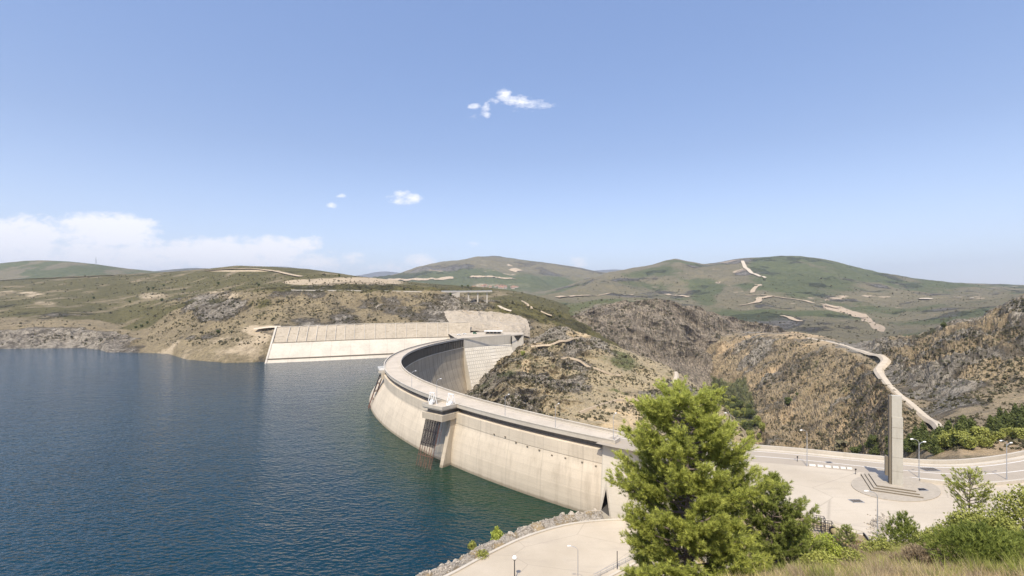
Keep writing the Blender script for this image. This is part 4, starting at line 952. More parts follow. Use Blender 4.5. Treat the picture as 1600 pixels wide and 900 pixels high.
# village houses at the foot of the far mountain
wallm = plain('village_plaster', (.50,.42,.33), .9, var=.12, scale=.02); roofm = plain('village_tiles', (.34,.17,.10), .9, var=.2, scale=.02)
def make_house():
    r = empty('village_house'); m = MB(); m.box((0,0,3), (14,11,8)); m.build('wall', wallm, r)
    m = MB(); m.add([(-8,-6.5,6.9),(8,-6.5,6.9),(8,6.5,6.9),(-8,6.5,6.9),(-8,0,10.2),(8,0,10.2)], [(0,1,5,4),(2,3,4,5),(0,4,3),(1,2,5),(0,3,2,1)]); m.build('roof', roofm, r)
    for x in (-4,0,4): MB().box((x,-5.55,3.5), (1.3,.2,1.8)).build('window', m_glass, r)
    return r
hs = make_house(); k = 0; rr = random.Random(3)
for i in range(34):
    px = 737+rr.random()*74; py = 446.6+rr.random()*3.6+(px-740)*.018; p = hit(px, py, M2)
    if p is None: continue
    o = hs if k == 0 else copy_tree(hs); k += 1; o.location = p; o.rotation_euler = (0,0,rr.uniform(-.7,.7)); s = rr.uniform(.75,1.25); o.scale = (s,s,s)
    tag(o, 'small tile-roofed village house among many below the far mountain', 'house', 'village houses below the far mountain')
# mast on the wooded ridge
p = hit(150, 414.5, ('wooded_ridge',)); r = empty('radio_mast', tuple(p)); tag(r, 'thin lattice radio mast on the wooded ridge at the far left', 'mast')
m = MB()
for a_ in range(3):
    c, s = math.cos(a_*2.094), math.sin(a_*2.094); m.bar((c*2.4,s*2.4,-2), (c*.6,s*.6,44), .7)
m.build('tower_leg', m_steel, r); m = MB()
for z in range(2, 44, 5):
    w_ = 2.4-1.8*z/44
    for a_ in range(3): m.bar((math.cos(a_*2.094)*w_, math.sin(a_*2.094)*w_, z), (math.cos((a_+1)*2.094)*w_, math.sin((a_+1)*2.094)*w_, z+4), .4)
m.build('lattice', m_steel, r); MB().box((0,0,38), (3,1.4,3)).build('antenna', m_white, r)

# ------------------------------------------------------------------ far terrace: hut, cars
def car(name, label, loc, rz, paint, van=False):
    r = empty(name, loc, rz); tag(r, label, 'van' if van else 'car')
    h1, h2 = (1.0, 2.0) if van else (.85, 1.45)
    prof = [(-2.1,.35),(-2.15,.8),(-1.6 if not van else -2.1,h1),(-1.1 if not van else -1.9,h2),(.9,h2),(1.45,h1),(2.1,.8),(2.15,.35)]
    vs = [(x,-.85,z) for x, z in prof]+[(x,.85,z) for x, z in prof]; n = len(prof)
    MB().add(vs, [tuple(range(n))[::-1], tuple(range(n,2*n))]+[(i,(i+1)%n,n+(i+1)%n,n+i) for i in range(n)]).build('body', paint, r)
    zc = (h1+h2)/2
    for s in (-1,1): MB().box((-.2,s*.86,zc), (2.0,.04,(h2-h1)*.75)).build('window', m_glass, r)
    for x in (-1.35,1.35):
        for y in (-.82,.82):
            m = MB(); m.tube([(x,y-.1,.33),(x,y+.1,.33)], .33, 12); m.build('wheel', m_dark, r)
    return r
def at(px, py, z=0.0): return tuple(W(px, py, z))
car('parked_car', 'white car parked nearest the end of the crest road on the far terrace', at(717,524), .3, m_white)
car('parked_car', 'white car parked between the other white car and the green van on the far terrace', at(726,522.6), .1, m_white)
car('parked_van', 'green van parked left of the flat-roofed hut on the far terrace', at(742,521.8), .0, m_green, True)
r = empty('gate_hut', at(771,522), -.05); tag(r, 'low hut with a flat pale roof and dark openings on the far terrace', 'hut')
MB().box((0,1.5,1.5), (17,5,3.0)).build('wall', m_par, r); MB().box((0,0,3.35), (20,9,.5)).build('roof', m_white, r)
for x in (-6,-2,2,6): MB().box((x,-1.05,1.8), (2.8,.12,1.3)).build('window', m_glass, r)
for x in (-9,9): MB().bar((x,-3.6,0), (x,-3.6,3.1), .3).build('post', m_par, r)

# ------------------------------------------------------------------ lamps
def make_lamp(h=8.2, double=False, reach=1.5):
    r = empty('street_lamp'); m = MB(); m.tube([(0,0,0),(0,0,.5)], .14, 8); m.tube([(0,0,.5),(0,0,h*.55),(0,0,h-.8)], [.10,.08,.06], 8); m.build('pole', m_steel, r)
    def arm(s, z, L):
        pts = [(0,0,z-.9)]+[(s*L*(1-math.cos(a)), 0, z-.9+.9*math.sin(a)) for a in np.linspace(.2, 1.45, 7)]
        m = MB(); m.tube(pts, .045, 6); m.build('arm', m_steel, r)
        e = pts[-1]; m = MB(); m.tube([(e[0],0,e[2]+.02),(e[0]+s*.25,0,e[2]+.06),(e[0]+s*.65,0,e[2]+.04),(e[0]+s*.8,0,e[2])], [.05,.14,.16,.05], 8); m.build('lamp_head', m_white, r)
    arm(-1, h, reach)
    if double: arm(1, h-.7, reach*.7)
    return r
lampA = make_lamp(7.6); first = [True]
def place_lamp(src, loc, rz, label, group, used=[]):
    o = src if src not in used else copy_tree(src); used.append(src)
    o.location = loc; o.rotation_euler = (0,0,rz); tag(o, label, 'street lamp', group); return o
def crest_at(px, off=-.9):
    t = min(np.linspace(thA+(thB-thA)*.35, thB, 900), key=lambda t: abs(800+arcpt(np.array([t]), off, 0)[0][0]*F/arcpt(np.array([t]), off, 0)[0][1]-px))
    return arcpt(np.array([t]), off, .1)[0], t
GL = 'street lamps along the dam crest'
for px, lb in ((643.5,'curved-arm lamp on the dam crest nearest its outermost bulge'), (682.5,'curved-arm lamp on the dam crest right behind the square intake platform'),
               (789,'curved-arm lamp on the dam crest, the next one right of the intake platform'), (867.5,'curved-arm lamp halfway between the intake platform and the near end of the dam'), (959,'curved-arm lamp standing at the near end of the dam beside the big pine')):
    p, t = crest_at(px); place_lamp(lampA, tuple(p), t, lb, GL)
lampB = make_lamp(8.6, True)
GP = 'street lamps around the plaza'
place_lamp(lampB, at(1436,746.5), .1, 'double-headed lamp on the plaza edge just right of the tall monument', GP)
place_lamp(lampB, at(1573,749), .25, 'double-headed lamp beside the road at the far right of the plaza', GP)
lampC = make_lamp(8.6)
place_lamp(lampC, at(1261,728), .3, 'single lamp at the left end of the white barrier blocks', GP)
place_lamp(lampC, at(1142,694), .3, 'single lamp by the road parapet behind the crown of the big pine', GP)
place_lamp(lampC, at(1371,852,.5), .0, 'single lamp in front of the pale rubble heap on the near side of the plaza', GP)
p = W(903, 921, -18); place_lamp(lampC, tuple(p), .0, 'single thin lamp rising from the bottom edge on the shore road', GP)
r = empty('lantern_post', tuple(WD(804, 868, 99))[:2]+(-18,)); tag(r, 'dark post with a white globe lantern on the shore road', 'lantern')
hL = 40-(868-YH)*99/F+18
m = MB(); m.tube([(0,0,0),(0,0,hL-1.0)], [.12,.09], 8); m.build('pole', m_dark, r)
m = MB(); m.tube([(0,0,hL-1.0),(0,0,hL-.75)], [.2,.42], 8); m.build('bracket', m_dark, r)
m = MB(); m.tube([(0,0,hL-.74),(0,0,hL-.4),(0,0,hL-.1),(0,0,hL)], [.42,.52,.3,.08], 12); m.build('globe', m_white, r, True)

# hoists on the intake platform
pc_ = (A1+B1v+C1v+D1v)/4
for i, (q, lb) in enumerate(((A1*.45+D1v*.4+pc_*.15, 'white gate hoist frame on the left of the intake platform'), (C1v*.55+pc_*.45, 'white gate hoist frame on the right of the intake platform'))):
    r = empty('gate_hoist', (q.x, q.y, -.04), math.atan2(s1.y, s1.x)); tag(r, lb, 'hoist', 'gate hoists')
    m = MB()
    for x in (-1.1,1.1):
        m.bar((x-.5,-.9,0), (x,0,4.3), .2); m.bar((x+.5,.9,0), (x,0,4.3), .2)
    m.build('frame', m_white, r); MB().bar((-1.4,0,4.3), (1.4,0,4.3), .3).build('cross_beam', m_white, r)
    MB().tube([(-.9,0,1.2),(.9,0,1.2)], .45, 12).build('drum', m_white, r); MB().box((0,.9,.55), (1.6,.9,1.0)).build('motor_box', m_white, r)

# ------------------------------------------------------------------ monument
isl = []
for k in range(48):
    a_ = 2*math.pi*k/48; isl.append(W(1400+70*math.cos(a_)+6*math.sin(a_), 762+20.5*math.sin(a_)+(5*math.cos(a_)), .12))
m_isl = plain('island_paving', (.37,.32,.25), .9, var=.12, scale=1.2)
m = MB(); m.prism([tuple(p)[:2] for p in isl], -.1, .12); o = m.build('paved_island', m_isl); tag(o, 'low oval paved island around the foot of the tall monument', 'paving island')
mo = empty('monument', at(1398,761)); tag(mo, 'tall slender concrete monument standing alone on the plaza', 'monument')
def inset(P, k, c): return [(c[0]+(p[0]-c[0])*k, c[1]+(p[1]-c[1])*k) for p in P]
T0 = [tuple(W(*q, .2))[:2] for q in ((1345,741),(1361,766),(1443,778),(1425,752),(1380,735))]; c0_ = tuple(W(1398,757,.2))[:2]
for i, k in enumerate((1.0,.88,.76)):
    P = inset(T0, k, c0_); 
    ch(MB().prism(P, .1+i*.28, .1+(i+1)*.28).build('step', m_isl), mo)
    m = MB()
    for j in (0, 1): a_ = Vector(P[j]+(.1+(i+1)*.28-.14,)); b_ = Vector(P[j+1]+(.1+(i+1)*.28-.14,)); 
    for j in (0, 1):
        a_ = Vector(P[j]+(.24+i*.28,)); b_ = Vector(P[j+1]+(.24+i*.28,)); m.bar(a_, b_, .06, .28)
    ch(m.build('riser', m_damdk), mo)
m_mon = concrete('monument_concrete', (.46,.43,.36), stain=.65, streak=(1.6,1.6,.12))
base = WD(1399, 762, 100.5); base.z = .9; f = math.atan2(base.x, base.y)*.75
hh = 40-(618-YH)*100.5/F-.9
sub = empty('shaft', tuple(base), -f) if False else None
def shaft(name, cx, cy, w, d_, z0, z1, mat, top=0):
    m = MB(); m.box((0,0,0), (w,d_,z1-z0)); o = m.build(name, mat); c = Matrix.Rotation(-f, 3, 'Z')@Vector((cx,cy,0)); o.location = (base.x+c.x, base.y+c.y, (z0+z1)/2+.9); o.rotation_euler = (0,0,-f); ch(o, mo); return o
shaft('shaft', .25, 0, 1.8, 1.4, -.1, hh-4.4, m_mon); shaft('shaft_top', .17, .1, 1.68, 1.2, hh-4.4, hh, m_mon)
shaft('side_fin', -.87, .35, .42, 1.5, -.1, hh-.1, m_damdk); shaft('side_slab', -1.4, .5, .55, .9, 1.6, 5.6, m_damdk)
for zj in (2.9, 5.8, hh-8.8, hh-6.6): shaft('joint_band', .25, 0, 1.82, 1.42, zj, zj+.05, m_damdk)

# ------------------------------------------------------------------ small things on the plaza
for i, (a_, b_, lb) in enumerate(((1264,1274,'leftmost'),(1277,1286,'second'),(1289,1298,'third'),(1301,1310,'fourth'),(1313,1321,'fifth'),(1323,1331,'rightmost'))):
    y = lambda x: 727.5+(x-1264)*.085
    p, q = W(a_, y(a_), 0), W(b_, y(b_), 0); d = (q-p); r = MB(); L = d.length; w_ = .3
    r.add([(-L/2,-w_,0),(L/2,-w_,0),(L/2,w_,0),(-L/2,w_,0),(-L/2,-w_*.5,.38),(L/2,-w_*.5,.38),(L/2,w_*.5,.38),(-L/2,w_*.5,.38)], [(0,3,2,1),(4,5,6,7),(0,1,5,4),(1,2,6,5),(2,3,7,6),(3,0,4,7)])
    o = r.build('barrier_block', m_off); o.location = (p+q)/2; o.rotation_euler = (0,0,math.atan2(d.y, d.x))
    tag(o, f'{lb} white road barrier block of the row left of the monument', 'barrier', 'white barrier blocks')
def signpost(loc, label, h=1.1):
    r = empty('marker_post', loc); tag(r, label, 'post'); MB().tube([(0,0,0),(0,0,h)], .06, 6).build('pole', m_dark, r); MB().box((0,0,h), (.35,.08,.35)).build('plate', m_dark, r)
signpost(at(1246,721), 'short dark marker post left of the white barrier blocks'); signpost(at(1337,741), 'short dark marker post between the barrier blocks and the paved island')
for (px, py, w_, lb) in ((1338,783,1.0,'dark drain grate on the plaza in front of the monument island'),(1452,733.5,1.6,'large dark grate in the road right of the monument'),(1440,765,.9,'small dark cover at the right tip of the monument island'),(1295,722.5,.6,'tiny round cover in the road behind the barrier blocks')):
    r = empty('drain_grate', at(px, py, .13 if px == 1440 else -.02)); tag(r, lb, 'drain grate')
    m = MB()
    for k in range(8): m.box((-w_+2*w_*k/7,0,.03), (w_*.12,w_*1.3,.05))
    m.build('grille', m_dark, r); m = MB()
    for s in (-1,1): m.box((s*w_*1.08,0,.03), (.1,w_*1.5,.06)); m.box((0,s*w_*.7,.03), (w_*2.2,.1,.06))
    m.build('frame', m_steel, r)
def rack_frame(loc, rz, n, h, label):
    r = empty('metal_rack', loc, rz); tag(r, label, 'metal rack', 'dark metal racks'); m = MB()
    for x in range(n):
        for y in (0,.9): m.bar((x*.55,y,0), (x*.55,y,h), .07)
    m.build('upright', m_dark, r); m = MB()
    for z in (.1,h*.4,h*.72,h):
        m.bar((0,0,z), ((n-1)*.55,0,z), .07); m.bar((0,.9,z), ((n-1)*.55,.9,z), .06)
        for x in (0,n-1): m.bar((x*.55,0,z), (x*.55,.9,z), .06)
    m.build('rail', m_dark, r)
rack_frame(at(1272,829), -.35, 4, 2.3, 'tall dark open metal rack at the left, beside the yellow-green bush'); rack_frame(at(1284,833), -.35, 4, 1.9, 'lower dark open metal rack at the right, beside the big pipe')
a_ = W(1302,829,.6); b_ = W(1322,848,.6); r = empty('steel_pipe', (a_.x, a_.y, 0)); tag(r, 'thick ochre pipe with a dark flange lying on the plaza edge', 'pipe')
d = b_-a_; d.z = 0; q0 = Vector((0,0,.6)); MB().tube([q0, q0+d], .5, 14).build('barrel', plain('ochre_paint', (.34,.27,.13), .7), r)
MB().tube([q0-d*.03, q0+d*.03], .68, 14).build('flange', m_dark, r); MB().tube([q0-d*.05, q0-d*.032], .4, 14).build('end_cap', m_rust, r)
for k, (px, py, l) in enumerate(((1326,848,'dark timber beam lying behind the small pine'),(1336,852,'dark rusty beam lying right of the small pine'))):
    o = MB().box((0,0,.25), (3.6,.4,.35), rz=.0).build('beam', m_rust); o.location = at(px, py); o.rotation_euler = (0,0,-.2-.2*k); tag(o, l, 'beam')
# ------------------------------------------------------------------ vegetation
def leafmat(name, a, b, rough=.65, sss=0):
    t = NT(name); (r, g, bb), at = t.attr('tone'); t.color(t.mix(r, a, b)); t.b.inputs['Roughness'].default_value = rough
    # thin leaves let some sun through
    tr = t.N.new('ShaderNodeBsdfTranslucent'); mx = t.N.new('ShaderNodeMixShader'); mx.inputs[0].default_value = .22
    cc = t.mix(r, a, b); t.L.new(cc, tr.inputs[0]); t.L.new(t.b.outputs[0], mx.inputs[1]); t.L.new(tr.outputs[0], mx.inputs[2])
    t.L.new(mx.outputs[0], t.N['Material Output'].inputs[0]); return t.m
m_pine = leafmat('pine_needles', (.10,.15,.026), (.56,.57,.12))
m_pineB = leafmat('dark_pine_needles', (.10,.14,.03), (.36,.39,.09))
m_wood = leafmat('wood_needles', (.05,.07,.022), (.17,.19,.05))
m_yel = leafmat('bright_leaves', (.20,.25,.035), (.43,.46,.08))
m_olive = leafmat('olive_leaves', (.14,.16,.035), (.42,.42,.10))
m_junip = leafmat('juniper_leaves', (.09,.12,.022), (.36,.40,.085))
m_scrub = leafmat('scrub_leaves', (.065,.06,.03), (.17,.15,.08), .9)
m_straw = leafmat('dry_straw', (.36,.28,.13), (.72,.57,.28), .9)
m_dry = leafmat('dry_shrub', (.24,.18,.11), (.50,.39,.25), .9)
m_bark = plain('pine_bark', (.16,.125,.10), .95, var=.35, scale=8)
m_twig = plain('grey_twigs', (.33,.30,.27), .95, var=.3, scale=8)
m_rockm = NT('shore_rock'); t = m_rockm; n_ = t.noise(.9, 8, .75); t.color(t.ramp(n_, [(.3,(.20,.17,.13)),(.55,(.44,.385,.31)),(.75,(.58,.52,.43))])); t.bump(n_, .6, .3); m_rockm = t.m
def nrm(a): return a/np.maximum(1e-9, np.linalg.norm(a, axis=-1, keepdims=True))
def needles(cent, axis, tone, n, ln, wd, spread, rg):
    """brush-like tufts: n thin blades around every centre"""
    K = len(cent); c = np.repeat(cent, n, 0); ax = nrm(np.repeat(axis, n, 0)); r = rg.normal(size=(K*n, 3)); r = nrm(r-ax*(r*ax).sum(1, keepdims=True))
    t = rg.uniform(0, 1, (K*n, 1)); base = c+ax*(t-.6)*ln*1.0
    d = nrm(ax*rg.uniform(.5, 1.3, (K*n, 1))+r*spread); L = ln*rg.uniform(.7, 1.15, (K*n, 1)); s = nrm(np.cross(d, rg.normal(size=(K*n, 3))))*wd
    v = np.stack([base-s, base+s, base+d*L], 1).reshape(-1, 3); f = np.arange(K*n*3).reshape(-1, 3)
    tn = np.repeat(tone, n)+rg.normal(0, .12, K*n); tn = np.clip(np.repeat(tn, 3), 0, 1)
    return v, f, np.stack([tn]*3+[np.ones_like(tn)], -1)
def pine(name, loc, H, prof, seed, mat, limbs=64, subs=11, tl=.22, nn=22, wd=.010, lowest=.2, lift=.35, label='', group=None, trunk_r=.22, dens=1.0, cat='pine tree', gaps=0, u0=.28, var=(.72,1.15)):
    """prof: [(fraction of height from the ground, crown radius m)]"""
    rg = np.random.default_rng(seed); r0 = random.Random(seed)
    root = empty(name, loc); tag(root, label, cat, group)
    tm = MB(); bend = [(r0.uniform(-.15,.15)*H*.05, r0.uniform(-.15,.15)*H*.05) for _ in range(3)]
    spine = lambda f: np.array([bend[0][0]*math.sin(f*3), bend[0][1]*math.sin(f*4), f*H])
    tm.tube([Vector(spine(f)) for f in np.linspace(-.02, .97, 12)], list(np.linspace(trunk_r, .03, 12)), 8)
    C = []; A = []; T = []
    for i in range(limbs):
        if r0.random() < gaps: continue
        f = lowest+(0.985-lowest)*((i+r0.random()*.8)/limbs)**.9; R_ = np.interp(f, [p[0] for p in prof], [p[1] for p in prof])*r0.uniform(*var)
        az = i*2.39996+r0.uniform(-.5,.5); el = lift*r0.uniform(.3,1.3)*(1 if f < .85 else 1.1)
        p0 = spine(f-.02*el); h = np.array([math.cos(az), math.sin(az), 0]); n = 6
        pts = [p0+h*R_*u+np.array([0,0,1])*R_*(math.tan(min(el,1.0))*u*.55+.30*u*u-.10*math.sin(u*3)) for u in np.linspace(0, 1, n)]
        tm.tube([Vector(p) for p in pts], list(np.linspace(.018+.018*R_, .010, n)), 5, cap=False)
        ns_ = max(3, int(subs*(.4+.6*R_/max(p[1] for p in prof))))
        for k in range(ns_):
            u = u0+(1-u0)*(k+r0.random())/ns_; b = np.array([np.interp(u, np.linspace(0,1,n), [p[j] for p in pts]) for j in range(3)])
            sd_ = 1 if k % 2 else -1; a2 = az+sd_*r0.uniform(.4,1.2)*(1-.5*u); L = R_*(.22+.30*(1-u))*r0.uniform(.6,1.2)
            d = nrm(np.array([math.cos(a2), math.sin(a2), r0.uniform(.05,.75)])); e = b+d*L
            tm.tube([Vector(b), Vector(b+d*L*.5+np.array([0,0,.03])), Vector(e)], [.010,.007,.005], 3, cap=False)
            nt_ = max(2, int(L/(tl*.75)*dens)+1)
            for q in range(nt_):
                w = (q+1)/nt_; pp = b+d*L*w+rg.normal(0, tl*.45, 3); ax = nrm(d*.8+np.array([0,0,.55])+rg.normal(0,.35,3))
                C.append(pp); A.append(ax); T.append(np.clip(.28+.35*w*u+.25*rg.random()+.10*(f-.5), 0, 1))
    for k in range(10): C.append(spine(.985)+rg.normal(0,.12,3)+np.array([0,0,.02*k])); A.append(nrm(np.array([0,0,1.])+rg.normal(0,.3,3))); T.append(.7)
    v, f_, c = needles(np.array(C), np.array(A), np.array(T), nn, tl, wd, .75, rg)
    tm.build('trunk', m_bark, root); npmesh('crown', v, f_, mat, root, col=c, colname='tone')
    return root
def leafcloud(lumps, n, size, rg, flat=.0, up=.3, shell=.55):
    """leaves through the volume of several lumps: (centre, radii)"""
    w = np.array([r[0]*r[1]*r[2] for _, r in lumps])**.67; w = w/w.sum(); k = rg.choice(len(lumps), n, p=w)
    cc = np.array([c for c, _ in lumps])[k]; rr_ = np.array([r for _, r in lumps])[k]
    d = nrm(rg.normal(size=(n, 3))); rad = rg.uniform(shell, 1.05, (n, 1)); 
    lump = 1+.22*np.sin(d[:, :1]*7+k[:, None])*np.cos(d[:, 1:2]*6+k[:, None]*2)+.1*np.sin(d[:, 2:]*13)
    p = cc+d*rr_*rad*lump; s = size*rg.uniform(.6, 1.3, (n, 1)); a = nrm(rg.normal(size=(n, 3))); b = nrm(np.cross(a, d+rg.normal(0,.6,(n,3))))
    v = np.stack([p-b*s*.5, p+b*s*.5, p+a*s*1.1], 1).reshape(-1, 3)
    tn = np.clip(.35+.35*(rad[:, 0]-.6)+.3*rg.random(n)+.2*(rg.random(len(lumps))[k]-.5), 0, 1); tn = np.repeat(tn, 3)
    return v, np.arange(3*n).reshape(-1, 3), np.stack([tn]*3+[np.ones_like(tn)], -1)
def bush(name, loc, w, h, seed, mat, n=2500, leaf=.14, lumps=9, label='', cat='shrub', group=None, stems=True, cone=0, stem_mat=None):
    rg = np.random.default_rng(seed); root = empty(name, loc); tag(root, label, cat, group); Ls = []
    for k in range(lumps):
        a = k*2.4; u = (k+.5)/lumps; zc = h*(.22+.60*u) if not cone else h*(.12+.78*u); q = (w/2)*(1-u)**(.5 if not cone else .9)*rg.uniform(.5,.85)
        s = (w*.30)*(1-.45*u if not cone else 1-.75*u)*rg.uniform(.8,1.2); Ls.append((np.array([math.cos(a)*q, math.sin(a)*q, zc]), (s, s, s*.85*(1+cone*.6))))
    if mat in (m_junip, m_dry):
        K_ = n//8; w_ = np.array([r[0]**2 for _, r in Ls]); kk_ = rg.choice(len(Ls), K_, p=w_/w_.sum()); d = nrm(rg.normal(size=(K_, 3))+np.array([0,0,.3])); cc = np.array([c_ for c_, _ in Ls])[kk_]; rr_ = np.array([r for _, r in Ls])[kk_]
        lump = 1+.25*np.sin(d[:, :1]*6+kk_[:, None])*np.cos(d[:, 1:2]*7); pt = cc+d*rr_*rg.uniform(.55,1.12,(K_,1))*lump
        v, f_, c = needles(pt, nrm(d*.8+np.array([0,0,.6])+rg.normal(0,.3,(K_,3))), np.clip(.05+.4*rg.random(K_)+.3*rg.random(len(Ls))[kk_]+.3*(d[:, 2]*.5+.5)*0+.2*rg.random(K_)**3, 0, 1), 16, leaf*1.8, leaf*.13, .55, rg)
    else: v, f_, c = leafcloud(Ls, n, leaf, rg)
    m = MB()
    for k in range(5): 
        e = Ls[k % len(Ls)][0]; m.tube([(0,0,-.2), tuple(e*.5+np.array([0,0,.1])), tuple(e)], [.05*w/2,.03*w/2,.012*w/2], 5)
    m.build('trunk', stem_mat or m_bark, root); npmesh('crown', v, f_, mat, root, col=c, colname='tone'); return root

# the big pine and its neighbours on the near slope
def base_at(px, d): x = (px-800)*d/F; return (x, d, hg(x, d))
b = base_at(1074, 28); Ht = 40-(612-YH)*28/F-b[2]
fr = lambda y, d=28, z0=b[2], H=Ht: (40-(y-YH)*d/F-z0)/H
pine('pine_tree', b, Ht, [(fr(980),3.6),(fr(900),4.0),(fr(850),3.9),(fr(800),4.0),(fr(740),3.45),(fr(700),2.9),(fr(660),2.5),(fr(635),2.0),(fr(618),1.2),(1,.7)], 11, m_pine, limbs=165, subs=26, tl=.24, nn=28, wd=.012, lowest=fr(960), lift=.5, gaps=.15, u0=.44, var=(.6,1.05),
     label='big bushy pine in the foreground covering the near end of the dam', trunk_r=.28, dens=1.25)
b = base_at(1207, 31); Ht2 = 40-(741-YH)*31/F-b[2]; f2 = lambda y: (40-(y-YH)*31/F-b[2])/Ht2
pine('pine_tree', b, Ht2, [(f2(930),2.7),(f2(860),2.4),(f2(800),1.6),(f2(770),.9),(1,.2)], 12, m_pineB, limbs=96, subs=16, tl=.2, nn=26, wd=.013, lowest=f2(950), lift=.8, var=(.6,1.15),
     label='darker slimmer pine growing against the right side of the big pine', trunk_r=.16, dens=1.2)
def bb(px, ytop, d, w_px, label, mat, kind='bush', seed=1, **k):
    p = base_at(px, d); zt = 40-(ytop-YH)*d/F; h = max(.8, zt-p[2])
    if kind == 'bush': return bush(k.pop('name', 'shrub'), p, w_px*d/F, h, seed, mat, label=label, **k)
    R_ = w_px*d/F/2
    return pine('young_pine', p, h, k.pop('prof', [(.0,R_*.6),(.3,R_),(.6,R_*.8),(.85,R_*.45),(1,.1)]), seed, mat, limbs=k.pop('limbs', 34), subs=k.pop('subs', 8), tl=k.pop('tl', .2), nn=k.pop('nn', 18), wd=k.pop('wd', .014), lowest=k.pop('lowest', .12), lift=k.pop('lift', .8), label=label, trunk_r=.09, dens=1.2, **k)
bb(1245, 812, 33, 90, 'bright yellow-green leafy bush at the foot of the slim dark pine', m_yel, seed=3, n=9000, leaf=.12, lumps=14)
bb(1290, 828, 37, 46, 'lower bright yellow-green bush beside the dark metal racks', m_yel, seed=4, n=3600, leaf=.12)
bb(1322, 822, 56, 34, 'small dark young pine by the rusty beams', m_pineB, 'pine', 5)
bb(1378, 838, 44, 50, 'low olive shrub between the small young pine and the dark round bush', m_olive, seed=31, n=2600, leaf=.13)
bb(1412, 797, 52, 66, 'dark dense cone-shaped bush just right of the pale rubble heap', m_junip, seed=6, n=8500, leaf=.16, lumps=16, cone=1)
bb(1466, 826, 46, 54, 'olive-yellow shrub right of the dark cone-shaped bush', m_olive, seed=7, n=4200, leaf=.14)
bb(1516, 736, 44, 56, 'young yellowish pine standing alone in front of the low road wall', m_pine, 'pine', 8, lowest=.42, prof=[(.3,.6),(.5,1.4),(.7,1.6),(.88,1.0),(1,.15)], lift=.9, limbs=30)
bb(1512, 792, 38, 70, 'yellow-green spreading shrub at the foot of the young pine', m_olive, seed=9, n=5200, leaf=.14, lumps=12)
bb(1562, 796, 33, 66, 'bright olive shrub above the large juniper bush at the right', m_olive, seed=10, n=5200, leaf=.13, lumps=12)
bb(1540, 832, 25.5, 120, 'large dense green juniper bush in the bottom right corner', m_junip, seed=13, n=17000, leaf=.13, lumps=22)
bb(1604, 745, 36, 92, 'half-bare shrub cut by the right edge of the view above the junipers', m_olive, seed=14, n=5200, leaf=.14, lumps=13, stem_mat=m_twig)
bb(1600, 835, 27, 60, 'dark green bush at the right edge beside the large juniper', m_junip, seed=15, n=6000, leaf=.13, lumps=12)
bb(1450, 868, 27, 60, 'grey-brown dry broom bush left of the large juniper', m_dry, seed=16, n=5200, leaf=.16, lumps=10, stem_mat=m_twig)
bb(1285, 866, 27, 50, 'small yellowish shrub low on the slope right of the pines', m_olive, seed=17, n=3200, leaf=.12, lumps=9)
bb(1335, 862, 36, 44, 'small round olive shrub in the middle of the dry slope', m_olive, seed=18, n=2400, leaf=.12)
protoB = [bush('slope_bush', (0,0,-50), 1.5, .9, 70, m_dry, n=1500, leaf=.11, lumps=7, stem_mat=m_twig, label='x'), bush('slope_bush', (0,0,-50), 1.4, .8, 71, m_olive, n=1400, leaf=.08, lumps=7, label='x'), bush('slope_bush', (0,0,-50), 1.7, 1.0, 72, m_dry, n=1800, leaf=.12, lumps=8, stem_mat=m_twig, label='x')]
lbB = ['grey-brown dry broom bush on the near slope among the dry grass', 'small olive-green bush on the near slope among the dry grass', 'larger grey-brown dry broom bush on the near slope among the dry grass']
rb_ = random.Random(5); usedB = set(); nB = 0
while nB < 46:
    d = rb_.uniform(19, 68); px = rb_.uniform(1240, 1620); x = (px-800)*d/F; z = hg(x, d)
    if z < .6: continue
    k = rb_.choice((0,0,1,2)); o = protoB[k] if k not in usedB else copy_tree(protoB[k]); usedB.add(k); nB += 1
    o.location = (x, d, z-.05); o.rotation_euler = (0,0,rb_.uniform(0,6.28)); s_ = rb_.uniform(.55,1.15); o.scale = (s_*rb_.uniform(.9,1.4), s_, s_*rb_.uniform(.7,1.0)); tag(o, lbB[k], 'shrub', ('grey dry bushes on the near slope','olive bushes on the near slope','larger dry bushes on the near slope')[k])
p = W(776,833,-17.6); p.z = hg(p.x, p.y); q = bush('shore_bush', tuple(p), 3.6, 4.4, 19, m_yel, n=1500, leaf=.32, cone=1, label='upright light green bush on the shore rocks, the taller of two', group='shore bushes')
p = W(738,856,-17.6); p.z = hg(p.x, p.y); q = bush('shore_bush', tuple(p), 2.4, 2.6, 20, m_olive, n=700, leaf=.3, label='small light green bush on the shore rocks left of the taller one', group='shore bushes')
p = W(752,868,-17.8); p.z = hg(p.x, p.y); q = bush('shore_bush', tuple(p), 3.2, 1.0, 22, m_olive, n=700, leaf=.25, label='low flat green bush on the rubble strip beside the shore kerb', group='shore bushes')

